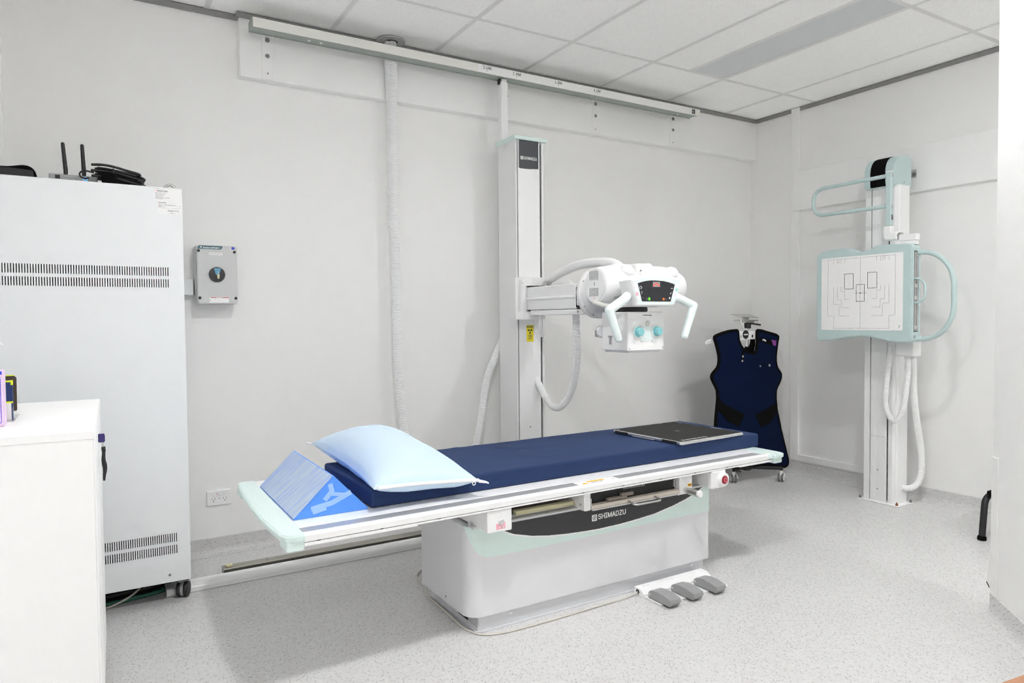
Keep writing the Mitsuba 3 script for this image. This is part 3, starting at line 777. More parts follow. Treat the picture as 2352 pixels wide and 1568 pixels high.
put('dial_plate', PY(unary_union([rpoly(-2.302, -2.226, 1.053, 1.131, .004), Point(-2.316, 1.104).buffer(.026), Point(-2.211, 1.105).buffer(.026)]).buffer(.006).buffer(-.006).intersection(sbox(-2.34, 1.06, -2.19, 1.129)), fy, .0010), 'faint_mint', parent=co)
for x, z in ((-2.321, 1.1045), (-2.2065, 1.106)):
    rings = [Point(x, z).buffer(r, quad_segs=12).difference(Point(x, z).buffer(r - .0007, quad_segs=12)) for r in (.0285, .0335, .0375)]
    put('dial_rings', PY([r.intersection(sbox(x - .05, 1.058, x + .05, 1.14)) for r in rings], fy - .0010, .0003), 'label_grey', parent=co)
    put('dial_knob', cat(cyl((x, fy - .001, z), (x, fy - .005, z), .0235, 36, .001), cyl((x, fy - .005, z), (x, fy - .026, z), .0185, 36, .002)), 'teal', parent=co, smooth=35)
    put('knob_ring', cyl((x, fy - .0012, z), (x, fy - .0030, z), .0265, 36), 'faint_mint', parent=co)
put('small_print', PY([sbox(-2.303, 1.0590, -2.294, 1.0605), sbox(-2.237, 1.0585, -2.233, 1.0645), sbox(-2.307, 1.1275, -2.301, 1.1305), sbox(-2.233, 1.1275, -2.228, 1.1305)], fy - .001, .0003), 'print_grey', parent=co)
for x, z in ((-2.371, 1.0275), (-2.1665, 1.0290)):
    put('screw', cyl((x, fy, z), (x, fy - .001, z), .0028, 10), 'bolt', parent=co)
put('side_lever', cat(bx(c0 - .006, c0, -1.145, -1.135, 1.045, 1.085), bx(c0 - .007, c0, -1.152, -1.128, 1.078, 1.086)), 'grey', parent=co)
put('tape_reel', cat(cyl((-2.376, -1.071, 1.105), (-2.376, -1.045, 1.105), .030, 28, .004)), 'light_grey', parent=co)
put('tape_end', cb(-2.409, -2.392, -1.066, -1.052, 1.080, 1.112, .003), 'grey', parent=co)
# control panel
out = rnd([(-2.4289, 1.3384), (-2.369, 1.356), (-2.33, 1.3615), (-2.2895, 1.3642), (-2.245, 1.3622), (-2.2089, 1.358), (-2.1479, 1.3477), (-2.1304, 1.3384), (-2.1376, 1.3095), (-2.1696, 1.2237), (-2.3948, 1.2227)], .006)
py = -1.345
put('panel_housing', cat(PY(out.buffer(-.004), py + .095, .030), PY(out, py + .065, .058), PY(out.buffer(-.0018), py + .007, .0035)), 'gloss_white', parent=S, smooth=30)
pf = put('panel_face', PY(out.buffer(-.005), py + .0035, .0035), 'faint_mint', parent=S)
dsp = Polygon([(-2.3938, 1.3229), (-2.3690, 1.3296), (-2.3442, 1.3343), (-2.318, 1.3368), (-2.2946, 1.3374), (-2.264, 1.3368), (-2.2347, 1.3353), (-2.202, 1.3296), (-2.1696, 1.3219), (-2.1965, 1.2423), (-2.369, 1.2423)])
put('display', PY(dsp, py, .0008), 'screen', parent=S)
dy = py - .0008
put('gauge_window', PY(sbox(-2.305, 1.3085, -2.2616, 1.3312), dy, .0003), 'grey', parent=S)
arc_o = [(-2.2840 + .0222 * math.cos(a), 1.3055 + .0205 * math.sin(a)) for a in np.linspace(.32, math.pi - .32, 14)]
arc_i = [(-2.2840 + .0175 * math.cos(a), 1.3055 + .0165 * math.sin(a)) for a in np.linspace(.40, math.pi - .40, 14)]
k = put('gauge', PY([Polygon(arc_o + arc_i[::-1]), sbox(-2.2985, 1.3105, -2.2945, 1.3160), sbox(-2.2735, 1.3105, -2.2695, 1.3160), sbox(-2.2860, 1.3145, -2.2820, 1.3195)], dy - .0003, .0003), 'glow_red', parent=S)
scene[k].update(GLOW['red'])
k = put('lock_icon', PY([unary_union([Point(-2.3266, 1.2555).buffer(.0060), sbox(-2.3326, 1.2475, -2.3206, 1.2555)]).difference(Point(-2.3266, 1.2560).buffer(.0020))], dy, .0004), 'glow_green', parent=S)
scene[k].update(GLOW['green'])
k = put('status_icon', PY([line([(-2.2450, 1.2490), (-2.2348, 1.2585)], .0040), line([(-2.2450, 1.2585), (-2.2348, 1.2490)], .0040)], dy, .0004), 'glow_orange', parent=S)
scene[k].update(GLOW['orange'])
ic = [Point(-2.3773, 1.3043).buffer(.0066).difference(Point(-2.3773, 1.3043).buffer(.0048)).difference(sbox(-2.3795, 1.297, -2.3751, 1.301)), sbox(-2.3832, 1.2978, -2.3795, 1.2990), sbox(-2.3751, 1.2978, -2.3714, 1.2990),
      line([(-2.3711, 1.2775), (-2.3711, 1.2880)], .0016), Polygon([(-2.3738, 1.2858), (-2.3684, 1.2858), (-2.3711, 1.2890)]), Polygon([(-2.3738, 1.2797), (-2.3684, 1.2797), (-2.3711, 1.2765)]),
      line([(-2.1940, 1.3033), (-2.1824, 1.3033)], .0016), sbox(-2.1942, 1.3018, -2.1912, 1.3048), sbox(-2.1852, 1.3018, -2.1822, 1.3048),
      line([(-2.1995, 1.2765), (-2.1915, 1.2848)], .0026), Polygon([(-2.2075, 1.2589), (-2.2027, 1.2645), (-2.1979, 1.2589), (-2.2027, 1.2533)])]
put('white_icons', PY(ic, dy, .0004), 'label_white', parent=S)
put('dim_icons', PY([sbox(-2.3655, 1.2590, -2.3600, 1.2606), sbox(-2.3425, 1.2500, -2.3400, 1.2570), sbox(-2.2285, 1.2525, -2.2225, 1.2545)], dy, .0003), 'print_grey', parent=S)
for (x, z), m in zip([(-2.3979, 1.2754), (-2.4052, 1.2961), (-2.3907, 1.2558), (-2.1593, 1.2971), (-2.1676, 1.2733)], ('pink', 'white', 'white', 'button_mint', 'lavender')):
    put('button', lathe([(0, 0), (.0082, 0), (.0078, .0012), (0, .0016)], (x, py, z), YM, 24), m, parent=S, smooth=40)
put('grip', caps([(-2.432, -1.315, 1.266), (-2.470, -1.345, 1.252), (-2.575, -1.368, 1.203), (-2.529, -1.372, 1.080)], [.020, .021, .0200, .0165]), 'faint_mint', parent=S, smooth=50)
put('grip', caps([(-2.155, -1.315, 1.266), (-2.145, -1.345, 1.258), (-2.072, -1.368, 1.224), (-2.134, -1.372, 1.083)], [.020, .020, .0190, .0165]), 'faint_mint', parent=S, smooth=50)
# hoses
put('hose', hose([(-2.200, -.240, 1.372), (-2.196, -.33, 1.376), (-2.214, -.395, 1.392), (-2.214, -.446, 1.412), (-2.214, -.55, 1.437), (-2.228, -.66, 1.452), (-2.238, -.756, 1.457), (-2.244, -.86, 1.456), (-2.250, -.94, 1.450), (-2.258, -1.02, 1.436), (-2.262, -1.08, 1.41)], .0245, .0105, .003), 'gloss_white', parent=S, smooth=50)
put('hose', hose([(-2.215, -.44, 1.36), (-2.225, -.52, 1.372), (-2.235, -.60, 1.362), (-2.245, -.66, 1.330)], .020, .0095), 'gloss_white', parent=S, smooth=50)
put('hose', hose([(-2.292, -.745, 1.20), (-2.286, -.74, 1.12), (-2.266, -.72, 1.00), (-2.236, -.66, .865), (-2.222, -.58, .735), (-2.236, -.49, .665), (-2.236, -.40, .690), (-2.240, -.32, .77), (-2.225, -.24, .86), (-2.19, -.20, .95)], .0205, .0095), 'gloss_white', parent=S, smooth=50)
put('hose', hose([(-2.25, -.026, 1.085), (-2.300, -.028, 1.060), (-2.345, -.040, 1.016), (-2.385, -.055, .952), (-2.452, -.080, .837), (-2.491, -.100, .737), (-2.517, -.120, .637), (-2.585, -.160, .443), (-2.634, -.180, .325), (-2.72, -.20, .16), (-2.80, -.19, .045)], .0225, .0095), 'gloss_white', parent=S, smooth=50)
put('loop_cable', tube([(-2.327, -.46, 1.196), (-2.329, -.455, 1.165), (-2.316, -.445, 1.120), (-2.288, -.42, 1.080), (-2.262, -.40, 1.048), (-2.252, -.39, 1.034), (-2.250, -.38, 1.048), (-2.270, -.37, 1.09), (-2.305, -.37, 1.15), (-2.315, -.37, 1.20)], .0052, 10), 'white', parent=S, smooth=True)

# ------------------------------------------------------------------ x-ray table
t = TB = thing('xray_table', 'x-ray examination table with white rails and pale mint end caps on a glossy grey pedestal', 'table')
R6 = .062
bp = [(-2.066, -1.030)]
for cx, cy, a0 in ((-2.066 - .012, -1.46 + .012, 0), (-3.312 + R6, -1.46 + R6, -90)):
    r = .012 if a0 == 0 else R6
    for a in np.linspace(a0, a0 - 90, 13):
        bp.append((cx + r * math.cos(math.radians(a)), cy + r * math.sin(math.radians(a))))
bp.append((-3.312, -1.030))
base2 = Polygon(bp)
put('pedestal', PZ(base2, .062, .338), 'pale_grey', parent=TB, smooth=30)
put('plinth', cat(PZ(rnd([(-2.082, -1.04), (-2.082, -1.447), (-3.272, -1.447), (-3.272, -1.04)], .02), 0, .068), PZ(rnd([(-2.074, -1.03), (-2.074, -1.456), (-3.280, -1.456), (-3.280, -1.03)], .02), 0, .006)), 'light_grey', parent=TB, smooth=30)
for x in (-3.13, -2.17):
    put('plinth_button', cyl((x, -1.447, .045), (x, -1.451, .045), .0085, 18, .002), 'pale_grey', parent=TB)


def wrap(poly, off, d):
    """bend a polygon in (s, z) round the pedestal: s runs from the front right corner to the left, round the corner and back along the side"""
    m = ext(poly, d)
    m = m.subdivide_to_size(.02)
    s, z, w_ = m.vertices.T
    L = (-2.066) - (-3.312 + R6)
    arc = R6 * math.pi / 2
    a = np.clip((s - L) / R6, 0, math.pi / 2)
    rr = R6 + off + w_
    x = np.where(s < L, -2.066 - s, np.where(s < L + arc, -3.312 + R6 - rr * np.sin(a), -3.312 - off - w_))
    y = np.where(s < L, -1.46 - off - w_, np.where(s < L + arc, -1.46 + R6 - rr * np.cos(a), -1.46 + R6 + (s - L - arc)))
    return trimesh.Trimesh(np.c_[x, y, z], m.faces[:, ::-1], process=False)


Lc = 3.312 - R6 - 2.066
ap = lambda x: -2.066 - x
mint = Polygon([(.004, .401), (.004, .281), (ap(-3.19), .2800), (ap(-3.235), .2835), (Lc + .018, .297), (Lc + .042, .325), (Lc + .060, .362), (Lc + .080, .401)])
put('mint_band', wrap(mint, 0, .0012), 'pale_mint', parent=TB, smooth=35)
lowx = np.array([-3.215, -3.176, -3.12, -3.04, -2.96, -2.875, -2.78, -2.71, -2.60, -2.50, -2.405, -2.30, -2.22, -2.178, -2.143, -2.120, -2.105])
lowz = np.array([.392, .377, .352, .3315, .319, .3115, .3065, .3045, .3065, .3125, .3205, .3385, .3570, .3700, .3840, .3950, .401])
dark = Polygon([(ap(x), z) for x, z in zip(lowx, lowz)] + [(ap(-3.22), .401)])
put('white_border', wrap(Polygon([(ap(x), z - .006) for x, z in zip(lowx, lowz)] + [(ap(-2.092), .401), (ap(-3.236), .401)]), .0012, .0006), 'label_white', parent=TB, smooth=35)
dk = put('dark_panel', wrap(dark, .0018, .0008), 'charcoal', parent=TB, smooth=35)
put('lettering', text('SHIMADZU', .0205, (-2.7145, -1.4627, .3435), XR, ZU, .147, .0006, True), 'label_white', parent=dk)
put('emblem', PY(emblem(-2.7465, .3400, .0260)[0], -1.4627, .0006), 'label_white', parent=dk)
# prints and sockets on the left side of the plinth
sx = -3.2722
a_ = put('warning_label', PX(Polygon([(-1.180, .030), (-1.150, .030), (-1.150, .056), (-1.180, .056)]), sx, .0006), 'label_white', parent=TB)
put('warning_triangle', PX(Polygon([(-1.178, .033), (-1.152, .033), (-1.165, .0545)]), sx - .0006, .0004), 'amber', parent=a_)
b_ = put('warning_label', PX(sbox(-1.247, .030, -1.188, .056), sx, .0006), 'label_white', parent=TB)
put('red_line', PX(sbox(-1.246, .0515, -1.189, .0550), sx - .0006, .0004), 'red', parent=b_)
put('small_print', PX([sbox(-1.243, z, -1.196, z + .0015) for z in (.034, .038, .042, .046)], sx - .0006, .0003), 'print_grey', parent=b_)
put('socket_plate', PX(sbox(-1.372, .022, -1.292, .056), sx, .0016), 'black', parent=TB)
put('rating_plate', PX([sbox(-1.408, .020, -1.378, .054), sbox(-1.444, .020, -1.412, .054)], sx, .0010), 'mid_grey', parent=TB)
for y, z in ((-1.262, .085), (-1.115, .392)):
    put('screw', cyl((-3.312, y, z), (-3.3135, y, z), .004, 10), 'bolt', parent=TB)

# table top: everything that floats with it is turned by one degree
PIV = (-3.93, -1.58, 0)
ROT = 1.05


def top(m):
    return rotz(m, ROT, PIV)


TX0, TX1 = -3.935, -1.735
prof = [(-1.580, .4960), (-1.580, .5140), (-1.578, .5185), (-1.573, .5212), (-1.560, .5212), (-1.556, .5180), (-1.504, .5180), (-1.500, .4960)]
put('front_rail', top(PX(Polygon(prof), TX1, TX1 - TX0)), 'white', parent=TB)
put('front_rail_lip', top(cat(bx(TX0, TX1, -1.5795, -1.50, .4870, .4932), bx(TX0, -3.56, -1.5805, -1.52, .4832, .4932), bx(-1.96, TX1, -1.5805, -1.52, .4832, .4932))), 'white', parent=TB)
put('rail_groove', top(cat(bx(TX0, TX1, -1.5755, -1.50, .4932, .4960))), 'print_grey', parent=TB)
for k in range(10):
    put('groove_hole', top(bx(-3.896 + .2055 * k, -3.886 + .2055 * k, -1.5802, -1.574, .4935, .4957)), 'black', parent=TB)
put('rail_channel', top(bx(TX0, TX1, -1.555, -1.506, .5175, .5192)), 'brushed', parent=TB)
put('back_rail', top(cat(PX(Polygon([(.0, .4870), (.0, .5140), (-.006, .5212), (-.020, .5212), (-.080, .5180), (-.080, .4870)]).buffer(0), TX1, TX1 - TX0)).apply_translation([0, -.770, 0])), 'white', parent=TB)
put('top_panel', top(cb(TX0, TX1, -1.506, -.845, .5000, .5200, .001)), 'gloss_white', parent=TB)
put('underside_tray', top(cat(bx(TX0 + .3, TX1 - .3, -1.46, -.86, .4890, .4998))), 'off_white', parent=TB)
# end caps
capL = Polygon([(-3.925, -.765), (-3.965, -.760), (-3.993, -.775), (-4.006, -.95), (-4.014, -1.161), (-4.016, -1.35), (-4.010, -1.47), (-4.003, -1.56), (-3.992, -1.590), (-3.970, -1.598), (-3.936, -1.598), (-3.934, -1.58)])
sm = capL.buffer(-.008).buffer(.008, quad_segs=6)
put('end_cap', cat(PZ(sm, .508, .0120), PZ(sm.buffer(-.0025), .5200, .0025), PZ(sm.buffer(-.007), .5225, .0020), PZ(sm.buffer(-.003), .5030, .005)), 'pale_mint', parent=TB, smooth=35)
put('end_cap_tab', cat(cb(-3.992, -3.938, -1.592, -1.505, .474, .506, .004), cb(-3.998, -3.945, -.87, -.79, .480, .506, .004), cb(-3.985, -3.955, -1.505, -.87, .486, .506, .004)), 'pale_mint', parent=TB)
capR = Polygon([(-1.735, -.765), (-1.665, -.770), (-1.655, -.80), (-1.652, -1.52), (-1.660, -1.548), (-1.690, -1.566), (-1.748, -1.572), (-1.752, -1.555), (-1.790, -1.500), (-1.800, -1.460), (-1.790, -1.430), (-1.735, -1.43)])
sm = capR.buffer(-.006).buffer(.006, quad_segs=6)
put('end_cap', cat(PZ(sm, .504, .0125), PZ(sm.buffer(-.0025), .5165, .0022), PZ(sm.buffer(-.007), .5187, .0013)), 'pale_mint', parent=TB, smooth=35)
put('end_cap_tab', cb(-1.735, -1.680, -1.556, -1.49, .476, .508, .004), 'pale_mint', parent=TB)
put('end_cap_tab', cb(-1.735, -1.680, -.87, -.80, .480, .508, .004), 'pale_mint', parent=TB)
lbl = put('caution_label', top(cat(bx(-2.865, -2.660, -1.572, -1.512, .5194, .5200))), 'label_white', parent=TB)
put('caution_triangle', top(PZ(Polygon([(-2.845, -1.556), (-2.815, -1.556), (-2.830, -1.535)]), .5200, .0004)), 'amber', parent=lbl)
put('caution_bar', top(PZ(sbox(-2.808, -1.538, -2.722, -1.524), .5200, .0004)), 'amber', parent=lbl)
put('small_print', top(PZ([sbox(-2.800, -1.555, -2.745, -1.551), sbox(-2.800, -1.547, -2.74, -1.543), sbox(-2.690, -1.545, -2.678, -1.541)], .5200, .0003)), 'print_grey', parent=lbl)
# control boxes under the rail
cl = put('brake_switch_box', cat(rb(-3.288, -3.186, -1.562, -1.535, .4045, .4865, .006), cb(-3.286, -3.188, -1.545, -1.24, .4080, .4860, .003)), 'white', parent=TB, smooth=40)
put('button', cat(cyl((-3.233, -1.562, .4420), (-3.233, -1.568, .4420), .0115, 24, .002), cyl((-3.233, -1.568, .4420), (-3.233, -1.570, .4420), .0075, 20)), 'silver', parent=cl, smooth=30)
put('pink_label', PY(Polygon([(-3.253, .4155), (-3.215, .4155), (-3.215, .4395), (-3.2215, .4345), (-3.233, .4290), (-3.2445, .4345), (-3.253, .4375)]), -1.562, .0005), 'pink', parent=cl)
put('lock_symbol', PY([sbox(-3.2265, .4195, -3.2195, .4255), sbox(-3.2440, .4200, -3.2330, .4215), line([(-3.2440, .4245), (-3.2345, .4245)], .0014)], -1.5625, .0004), 'label_white', parent=cl)
put('slot', bx(-3.2865, -3.2858, -1.418, -1.413, .462, .472), 'black', parent=cl)
cr_ = put('stop_button_box', cat(rb(-2.146, -2.054, -1.548, -1.518, .4065, .4865, .008), cb(-2.145, -2.056, -1.525, -1.18, .4120, .4865, .003)), 'white', parent=TB, smooth=40)
put('collar', lathe([(.0165, 0), (.034, 0), (.031, .012), (.027, .015), (.019, .015), (.0165, .008), (.0165, 0)], (-2.080, -1.548, .4450), YM, 40), 'gloss_white', parent=cr_, smooth=40)
put('stop_button', lathe([(0, .0), (.0165, 0), (.0165, .016), (.0145, .020), (.008, .0205), (0, .018)], (-2.080, -1.548, .4450), YM, 32), 'e_stop', parent=cr_, smooth=40)
put('button_arrow', apply(trimesh.creation.torus(.0085, .0011, 24, 6), frame((-2.080, -1.5685, .4450), XR, ZU)), 'pink', parent=cr_)
for y in (-1.40, -1.345):
    put('screw', cyl((-2.145, y, .4500), (-2.1465, y, .4500), .0045, 12), 'bolt', parent=cr_)
# undercarriage seen in the gap: film tray and left recess
put('cross_rail', cat(cb(-3.30, -2.05, -1.475, -1.445, .4010, .4115, .002), cb(-3.30, -2.05, -1.445, -1.430, .4010, .4200, .002)), 'brushed', parent=TB)
put('recess_panel', cat(bx(-3.20, -2.82, -1.20, -1.19, .402, .4875), bx(-3.20, -2.82, -1.42, -1.20, .401, .404)), 'taupe', parent=TB)
put('guide_bar', cat(cb(-3.105, -2.83, -1.455, -1.430, .4200, .4340, .002), bx(-3.105, -2.83, -1.457, -1.445, .4190, .4235)), 'brass_cream', parent=TB)
tr = put('film_tray', cat(cb(-2.828, -2.795, -1.520, -1.24, .4060, .4860, .003), cb(-2.312, -2.236, -1.520, -1.24, .4000, .4860, .003), bx(-2.80, -2.30, -1.505, -1.25, .4715, .4860)), 'white', parent=TB)
put('tray_slot', cat(bx(-2.795, -2.312, -1.488, -1.484, .4070, .4715)), 'black', parent=tr)
put('tray_front', cat(cb(-2.792, -2.314, -1.522, -1.490, .4075, .4240, .003)), 'beige', parent=tr)
put('tray_lip', cat(cb(-2.792, -2.312, -1.526, -1.515, .4045, .4090, .001)), 'silver', parent=tr)
put('tray_handle', bent([(-2.605, -1.516, .4160), (-2.605, -1.568, .4110), (-2.462, -1.568, .4110), (-2.462, -1.516, .4160)], .0045, .018, 10), 'steel', parent=tr, smooth=40)
put('tray_latch', cat(cb(-2.70, -2.60, -1.512, -1.489, .4260, .4370, .003), cb(-2.625, -2.56, -1.506, -1.489, .4330, .4470, .002)), 'taupe', parent=tr)
put('tray_scale', cat([bx(-2.60 + .0085 * k, -2.597 + .0085 * k, -1.4895, -1.4880, .4580, .4650) for k in range(14)]), 'label_grey', parent=tr)
put('tray_clip', cat(bx(-2.7925, -2.789, -1.516, -1.49, .412, .452), bx(-2.328, -2.324, -1.500, -1.489, .434, .4655), bx(-2.79, -2.33, -1.4895, -1.4875, .4655, .4690)), 'silver', parent=tr)
put('round_sticker', cyl((-2.278, -1.520, .4620), (-2.278, -1.5206, .4620), .0115, 24), 'off_white', parent=tr)
ys = put('yellow_sticker', bx(-2.265, -2.241, -1.5206, -1.520, .4310, .4440), 'amber', parent=tr)
put('small_print', PY([Point(-2.258, .4375).buffer(.003), Point(-2.248, .4375).buffer(.003)], -1.5206, .0004), 'black', parent=ys)
put('tray_knob', cat(cyl((-2.281, -1.520, .4185), (-2.281, -1.545, .4185), .0115, 24), cyl((-2.281, -1.545, .4185), (-2.281, -1.600, .4180), .0150, 28, .002)), 'steel', parent=tr, smooth=30)
put('knob_cap', cyl((-2.281, -1.600, .4180), (-2.281, -1.612, .4180), .0152, 28, .003), 'gloss_white', parent=tr, smooth=30)
put('tray_screw', cyl((-2.328, -1.526, .4065), (-2.328, -1.530, .4065), .004, 12), 'silver', parent=tr)
for y in (-1.495, -1.43):
    put('screw', cyl((-2.828, y, .430), (-2.8295, y, .430), .003, 10), 'bolt', parent=tr)

# ------------------------------------------------------------------ mattress
def soft_box(x0, x1, y0, y1, z0, z1, r, step=.03):
    m = rb(x0, x1, y0, y1, z0, z1, r)
    m = m.subdivide_to_size(step)
    return m


m = soft_box(-3.662, -1.628, -1.424, -.885, .5205, .5860, .011)
v = m.vertices.copy()
up_ = np.clip((v[:, 2] - .568) / .016, 0, 1)
wr = meshkit.fbm(np.c_[v[:, 0] * 2.2 + 3 * v[:, 1], v[:, 1] * 7 - 2 * v[:, 0], v[:, 2] * 0], 3, 5) - .5
wr2 = np.exp(-((v[:, 0] + 2.95 + .55 * (v[:, 1] + 1.1)) / .018) ** 2) + .8 * np.exp(-((v[:, 0] + 2.80 + .75 * (v[:, 1] + 1.1)) / .014) ** 2) + .7 * np.exp(-((v[:, 0] + 3.02 + .9 * (v[:, 1] + 1.1)) / .014) ** 2)
v[:, 2] += up_ * (.005 * wr + .0022 * wr2 * np.clip((v[:, 1] + 1.38) / .1, 0, 1))
side = np.clip((-1.419 - v[:, 1]) / .004, 0, 1)
v[:, 1] += side * .004 * (meshkit.fbm(np.c_[v[:, 0] * 4, v[:, 2] * 30, v[:, 2] * 0], 3, 9) - .5)
m.vertices = v
put('mattress', top(m), 'navy', smooth=True, label='thin navy blue mattress pad lying along the x-ray table', category='mattress')

# ------------------------------------------------------------------ wedge
t = thing('foam_wedge', 'triangular blue foam wedge in clear film at the head end of the table', 'wedge cushion')
y0w, y1w, zb = -1.415, -.888, .5210
tri = rnd([(-3.932, zb), (-3.672, zb), (-3.795, .6525)], .003)
put('foam', PY(tri, y1w, y1w - y0w), 'foam_blue', parent=t)
du = np.array([-3.795 + 3.932, 0, .6525 - zb])
du /= np.linalg.norm(du)
up2 = np.array([-du[2], 0, du[0]])
mf = ext(rpoly(.006, .186, -.004, .525, .004), .0012)
put('film_sheet', apply(mf, np.array([[du[0], 0, up2[0], -3.932], [0, 1, 0, y0w], [du[2], 0, up2[2], zb + .0005], [0, 0, 0, 1.0]])), 'film', parent=t, label='pale crinkled film over the sloping face')
strips = [[(-3.870, .548), (-3.800, .560), (-3.735, .588)], [(-3.825, .572), (-3.800, .600), (-3.806, .625)], [(-3.80, .590), (-3.745, .580)], [(-3.865, .536), (-3.82, .545)]]
put('tape_strip', cat([PY(line(s, w_), y0w, .0008 + .0003 * i) for i, (s, w_) in enumerate(zip(strips, (.017, .016, .012, .012)))]), 'tape', parent=t)

# ------------------------------------------------------------------ pillow
def pillow():
    nu, nv = 61, 81
    u, v_ = np.meshgrid(np.linspace(-1, 1, nu), np.linspace(-1, 1, nv), indexing='ij')
    # corners: front = -v (towards the camera), left = -u
    FL, FR, BL, BR = np.array([-3.684, -1.500, .606]), np.array([-3.282, -1.500, .583]), np.array([-3.690, -.735, .646]), np.array([-3.285, -.735, .622])
    a, b = (u + 1) / 2, (v_ + 1) / 2
    base = ((1 - a) * (1 - b))[..., None] * FL + (a * (1 - b))[..., None] * FR + ((1 - a) * b)[..., None] * BL + (a * b)[..., None] * BR
    e = .030
    base[..., 0] -= e * u * (1 - v_ ** 2) ** 1.0 * .9      # sides pulled in between the corners
    base[..., 1] -= e * v_ * (1 - u ** 2) ** 1.0 * .7
    th = (np.clip(1 - np.abs(u) ** 2.4, 0, 1) ** .62) * (np.clip(1 - np.abs(v_) ** 3.0, 0, 1) ** .55)
    pts = np.c_[base[..., 0].ravel(), base[..., 1].ravel(), np.zeros(u.size)]
    wr = (meshkit.fbm(pts * [9, 5, 1], 4, 3) - .5).reshape(u.shape)
    fold = .004 * np.sin(26 * (base[..., 0] + .4 * base[..., 1]) + 5 * wr) * np.exp(-((v_ - .45) / .5) ** 2)
    edge = np.exp(-((1 - np.maximum(np.abs(u), np.abs(v_))) / .12) ** 2)
    pleat = .006 * np.sin(34 * (base[..., 0] - base[..., 1])) * edge * th
    topz = base[..., 2] + .112 * th + .012 * wr * th + fold * th + pleat
    low = base[..., 2] - .075 * th + .010 * wr * th + pleat
    over = np.clip((-1.440 - base[..., 1]) / .03, 0, 1)        # in front of the mattress edge it may hang lower
    low = np.maximum(low, .5895 * (1 - over) + .545 * over)
    low = np.minimum(low, topz - .0004)
    V = np.vstack([np.c_[base[..., 0].ravel(), base[..., 1].ravel(), topz.ravel()], np.c_[base[..., 0].ravel(), base[..., 1].ravel(), low.ravel()]])
    i, j = np.meshgrid(np.arange(nu - 1), np.arange(nv - 1), indexing='ij')
    q = np.stack([i * nv + j, (i + 1) * nv + j, (i + 1) * nv + j + 1, i * nv + j + 1], -1).reshape(-1, 4)
    F = np.vstack([q[:, [0, 1, 2]], q[:, [0, 2, 3]]])
    F = np.vstack([F, F[:, ::-1] + nu * nv])
    rim = np.r_[np.arange(nu) * nv, (nu - 1) * nv + np.arange(1, nv), (np.arange(nu - 2, -1, -1)) * nv + nv - 1, np.arange(nv - 2, 0, -1)]
    r2 = np.roll(rim, -1)
    F = np.vstack([F, np.stack([rim, rim + nu * nv, r2 + nu * nv], 1), np.stack([rim, r2 + nu * nv, r2], 1)])
    return trimesh.Trimesh(V, F, process=False), base


pm, pb = pillow()
t = thing('pillow', 'plump pale blue wipe-clean pillow with a white zip on the head end of the mattress', 'pillow')
put('cover', pm, 'pillow', parent=t, smooth=60)
fe = pb[:, 0]
put('zip', sweep(np.c_[fe[2:-1, 0], fe[2:-1, 1] - .003, fe[2:-1, 2] + .004], .0065, 8, flat=(.45, 1.0)), 'zip_white', parent=t, smooth=True)
put('zip_pull', apply(trimesh.creation.torus(.006, .0016, 18, 8), frame((-3.315, -1.512, .581), XR, ZU)), 'zip_white', parent=t, smooth=40)
put('corner_tab', cat(caps([(-3.285, -1.500, .583), (-3.262, -1.508, .578), (-3.255, -1.510, .574)], [.006, .004, .003]), caps([(-3.690, -.735, .646), (-3.705, -.730, .650)], [.004, .0025])), 'zip_white', parent=t, smooth=40)

# ------------------------------------------------------------------ flat detector on the mattress
t = thing('flat_panel_detector', 'flat square black-topped digital detector with a silver rim on the foot of the mattress', 'detector panel')
dc = np.array([-1.990, -1.177])
da = math.radians(3.6)
zD = .5885


def dplace(m):
    m.apply_transform(trimesh.transformations.rotation_matrix(da + math.pi * 0, [0, 0, 1], [0, 0, 0]))
    m.apply_translation([dc[0], dc[1], 0])
    return m


hs = .2265
put('rim', dplace(hull([(sx_ * (hs - c - a), sy_ * (hs - c - b), z) for sx_ in (-1, 1) for sy_ in (-1, 1) for c, z in ((.004, zD), (0, zD + .004), (0, zD + .0115), (.004, zD + .0155)) for a, b in ((0, .008), (.008, 0))])), 'silver', parent=t)
put('top_plate', dplace(cb(-hs + .008, hs - .008, -hs + .008, hs - .008, zD + .0150, zD + .0162, .0006)), 'detector_top', parent=t)
for y0_, y1_ in ((-.200, -.110), (.115, .205)):
    put('corner_grip', dplace(bx(-hs - .0012, -hs + .003, y0_, y1_, zD + .002, zD + .0135)), 'black', parent=t)
put('grip_recess', dplace(cat(bx(-hs - .0008, -hs + .002, -.060, .085, zD + .0008, zD + .0062))), 'mid_grey', parent=t)
put('handle_slot', dplace(cat(bx(-.005, .110, -hs - .0008, -hs + .002, zD + .0040, zD + .0115))), 'off_white', parent=t)
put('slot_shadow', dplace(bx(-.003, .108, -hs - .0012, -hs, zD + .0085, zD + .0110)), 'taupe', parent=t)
put('lettering', dplace(text('SHIMADZU', .013, (-.165, -.205, zD + .0162), XR, (0, 1, 0), .150, .0003, True)), 'label_grey', parent=t)
put('emblem', dplace(PZ(emblem(-.190, -.206, .016)[0], zD + .0162, .0003)), 'label_grey', parent=t)
put('centre_mark', dplace(PZ([line([(-.014, 0), (.014, 0)], .0022), line([(0, -.014), (0, .014)], .0022)], zD + .0162, .0003)), 'mid_grey', parent=t)
put('corner_marks', dplace(PZ([sbox(.10, .212, .118, .216), sbox(.212, .16, .216, .185), sbox(.212, -.10, .216, -.03), sbox(-.212, .19, -.208, .212)], zD + .0162, .0003)), 'label_grey', parent=t)

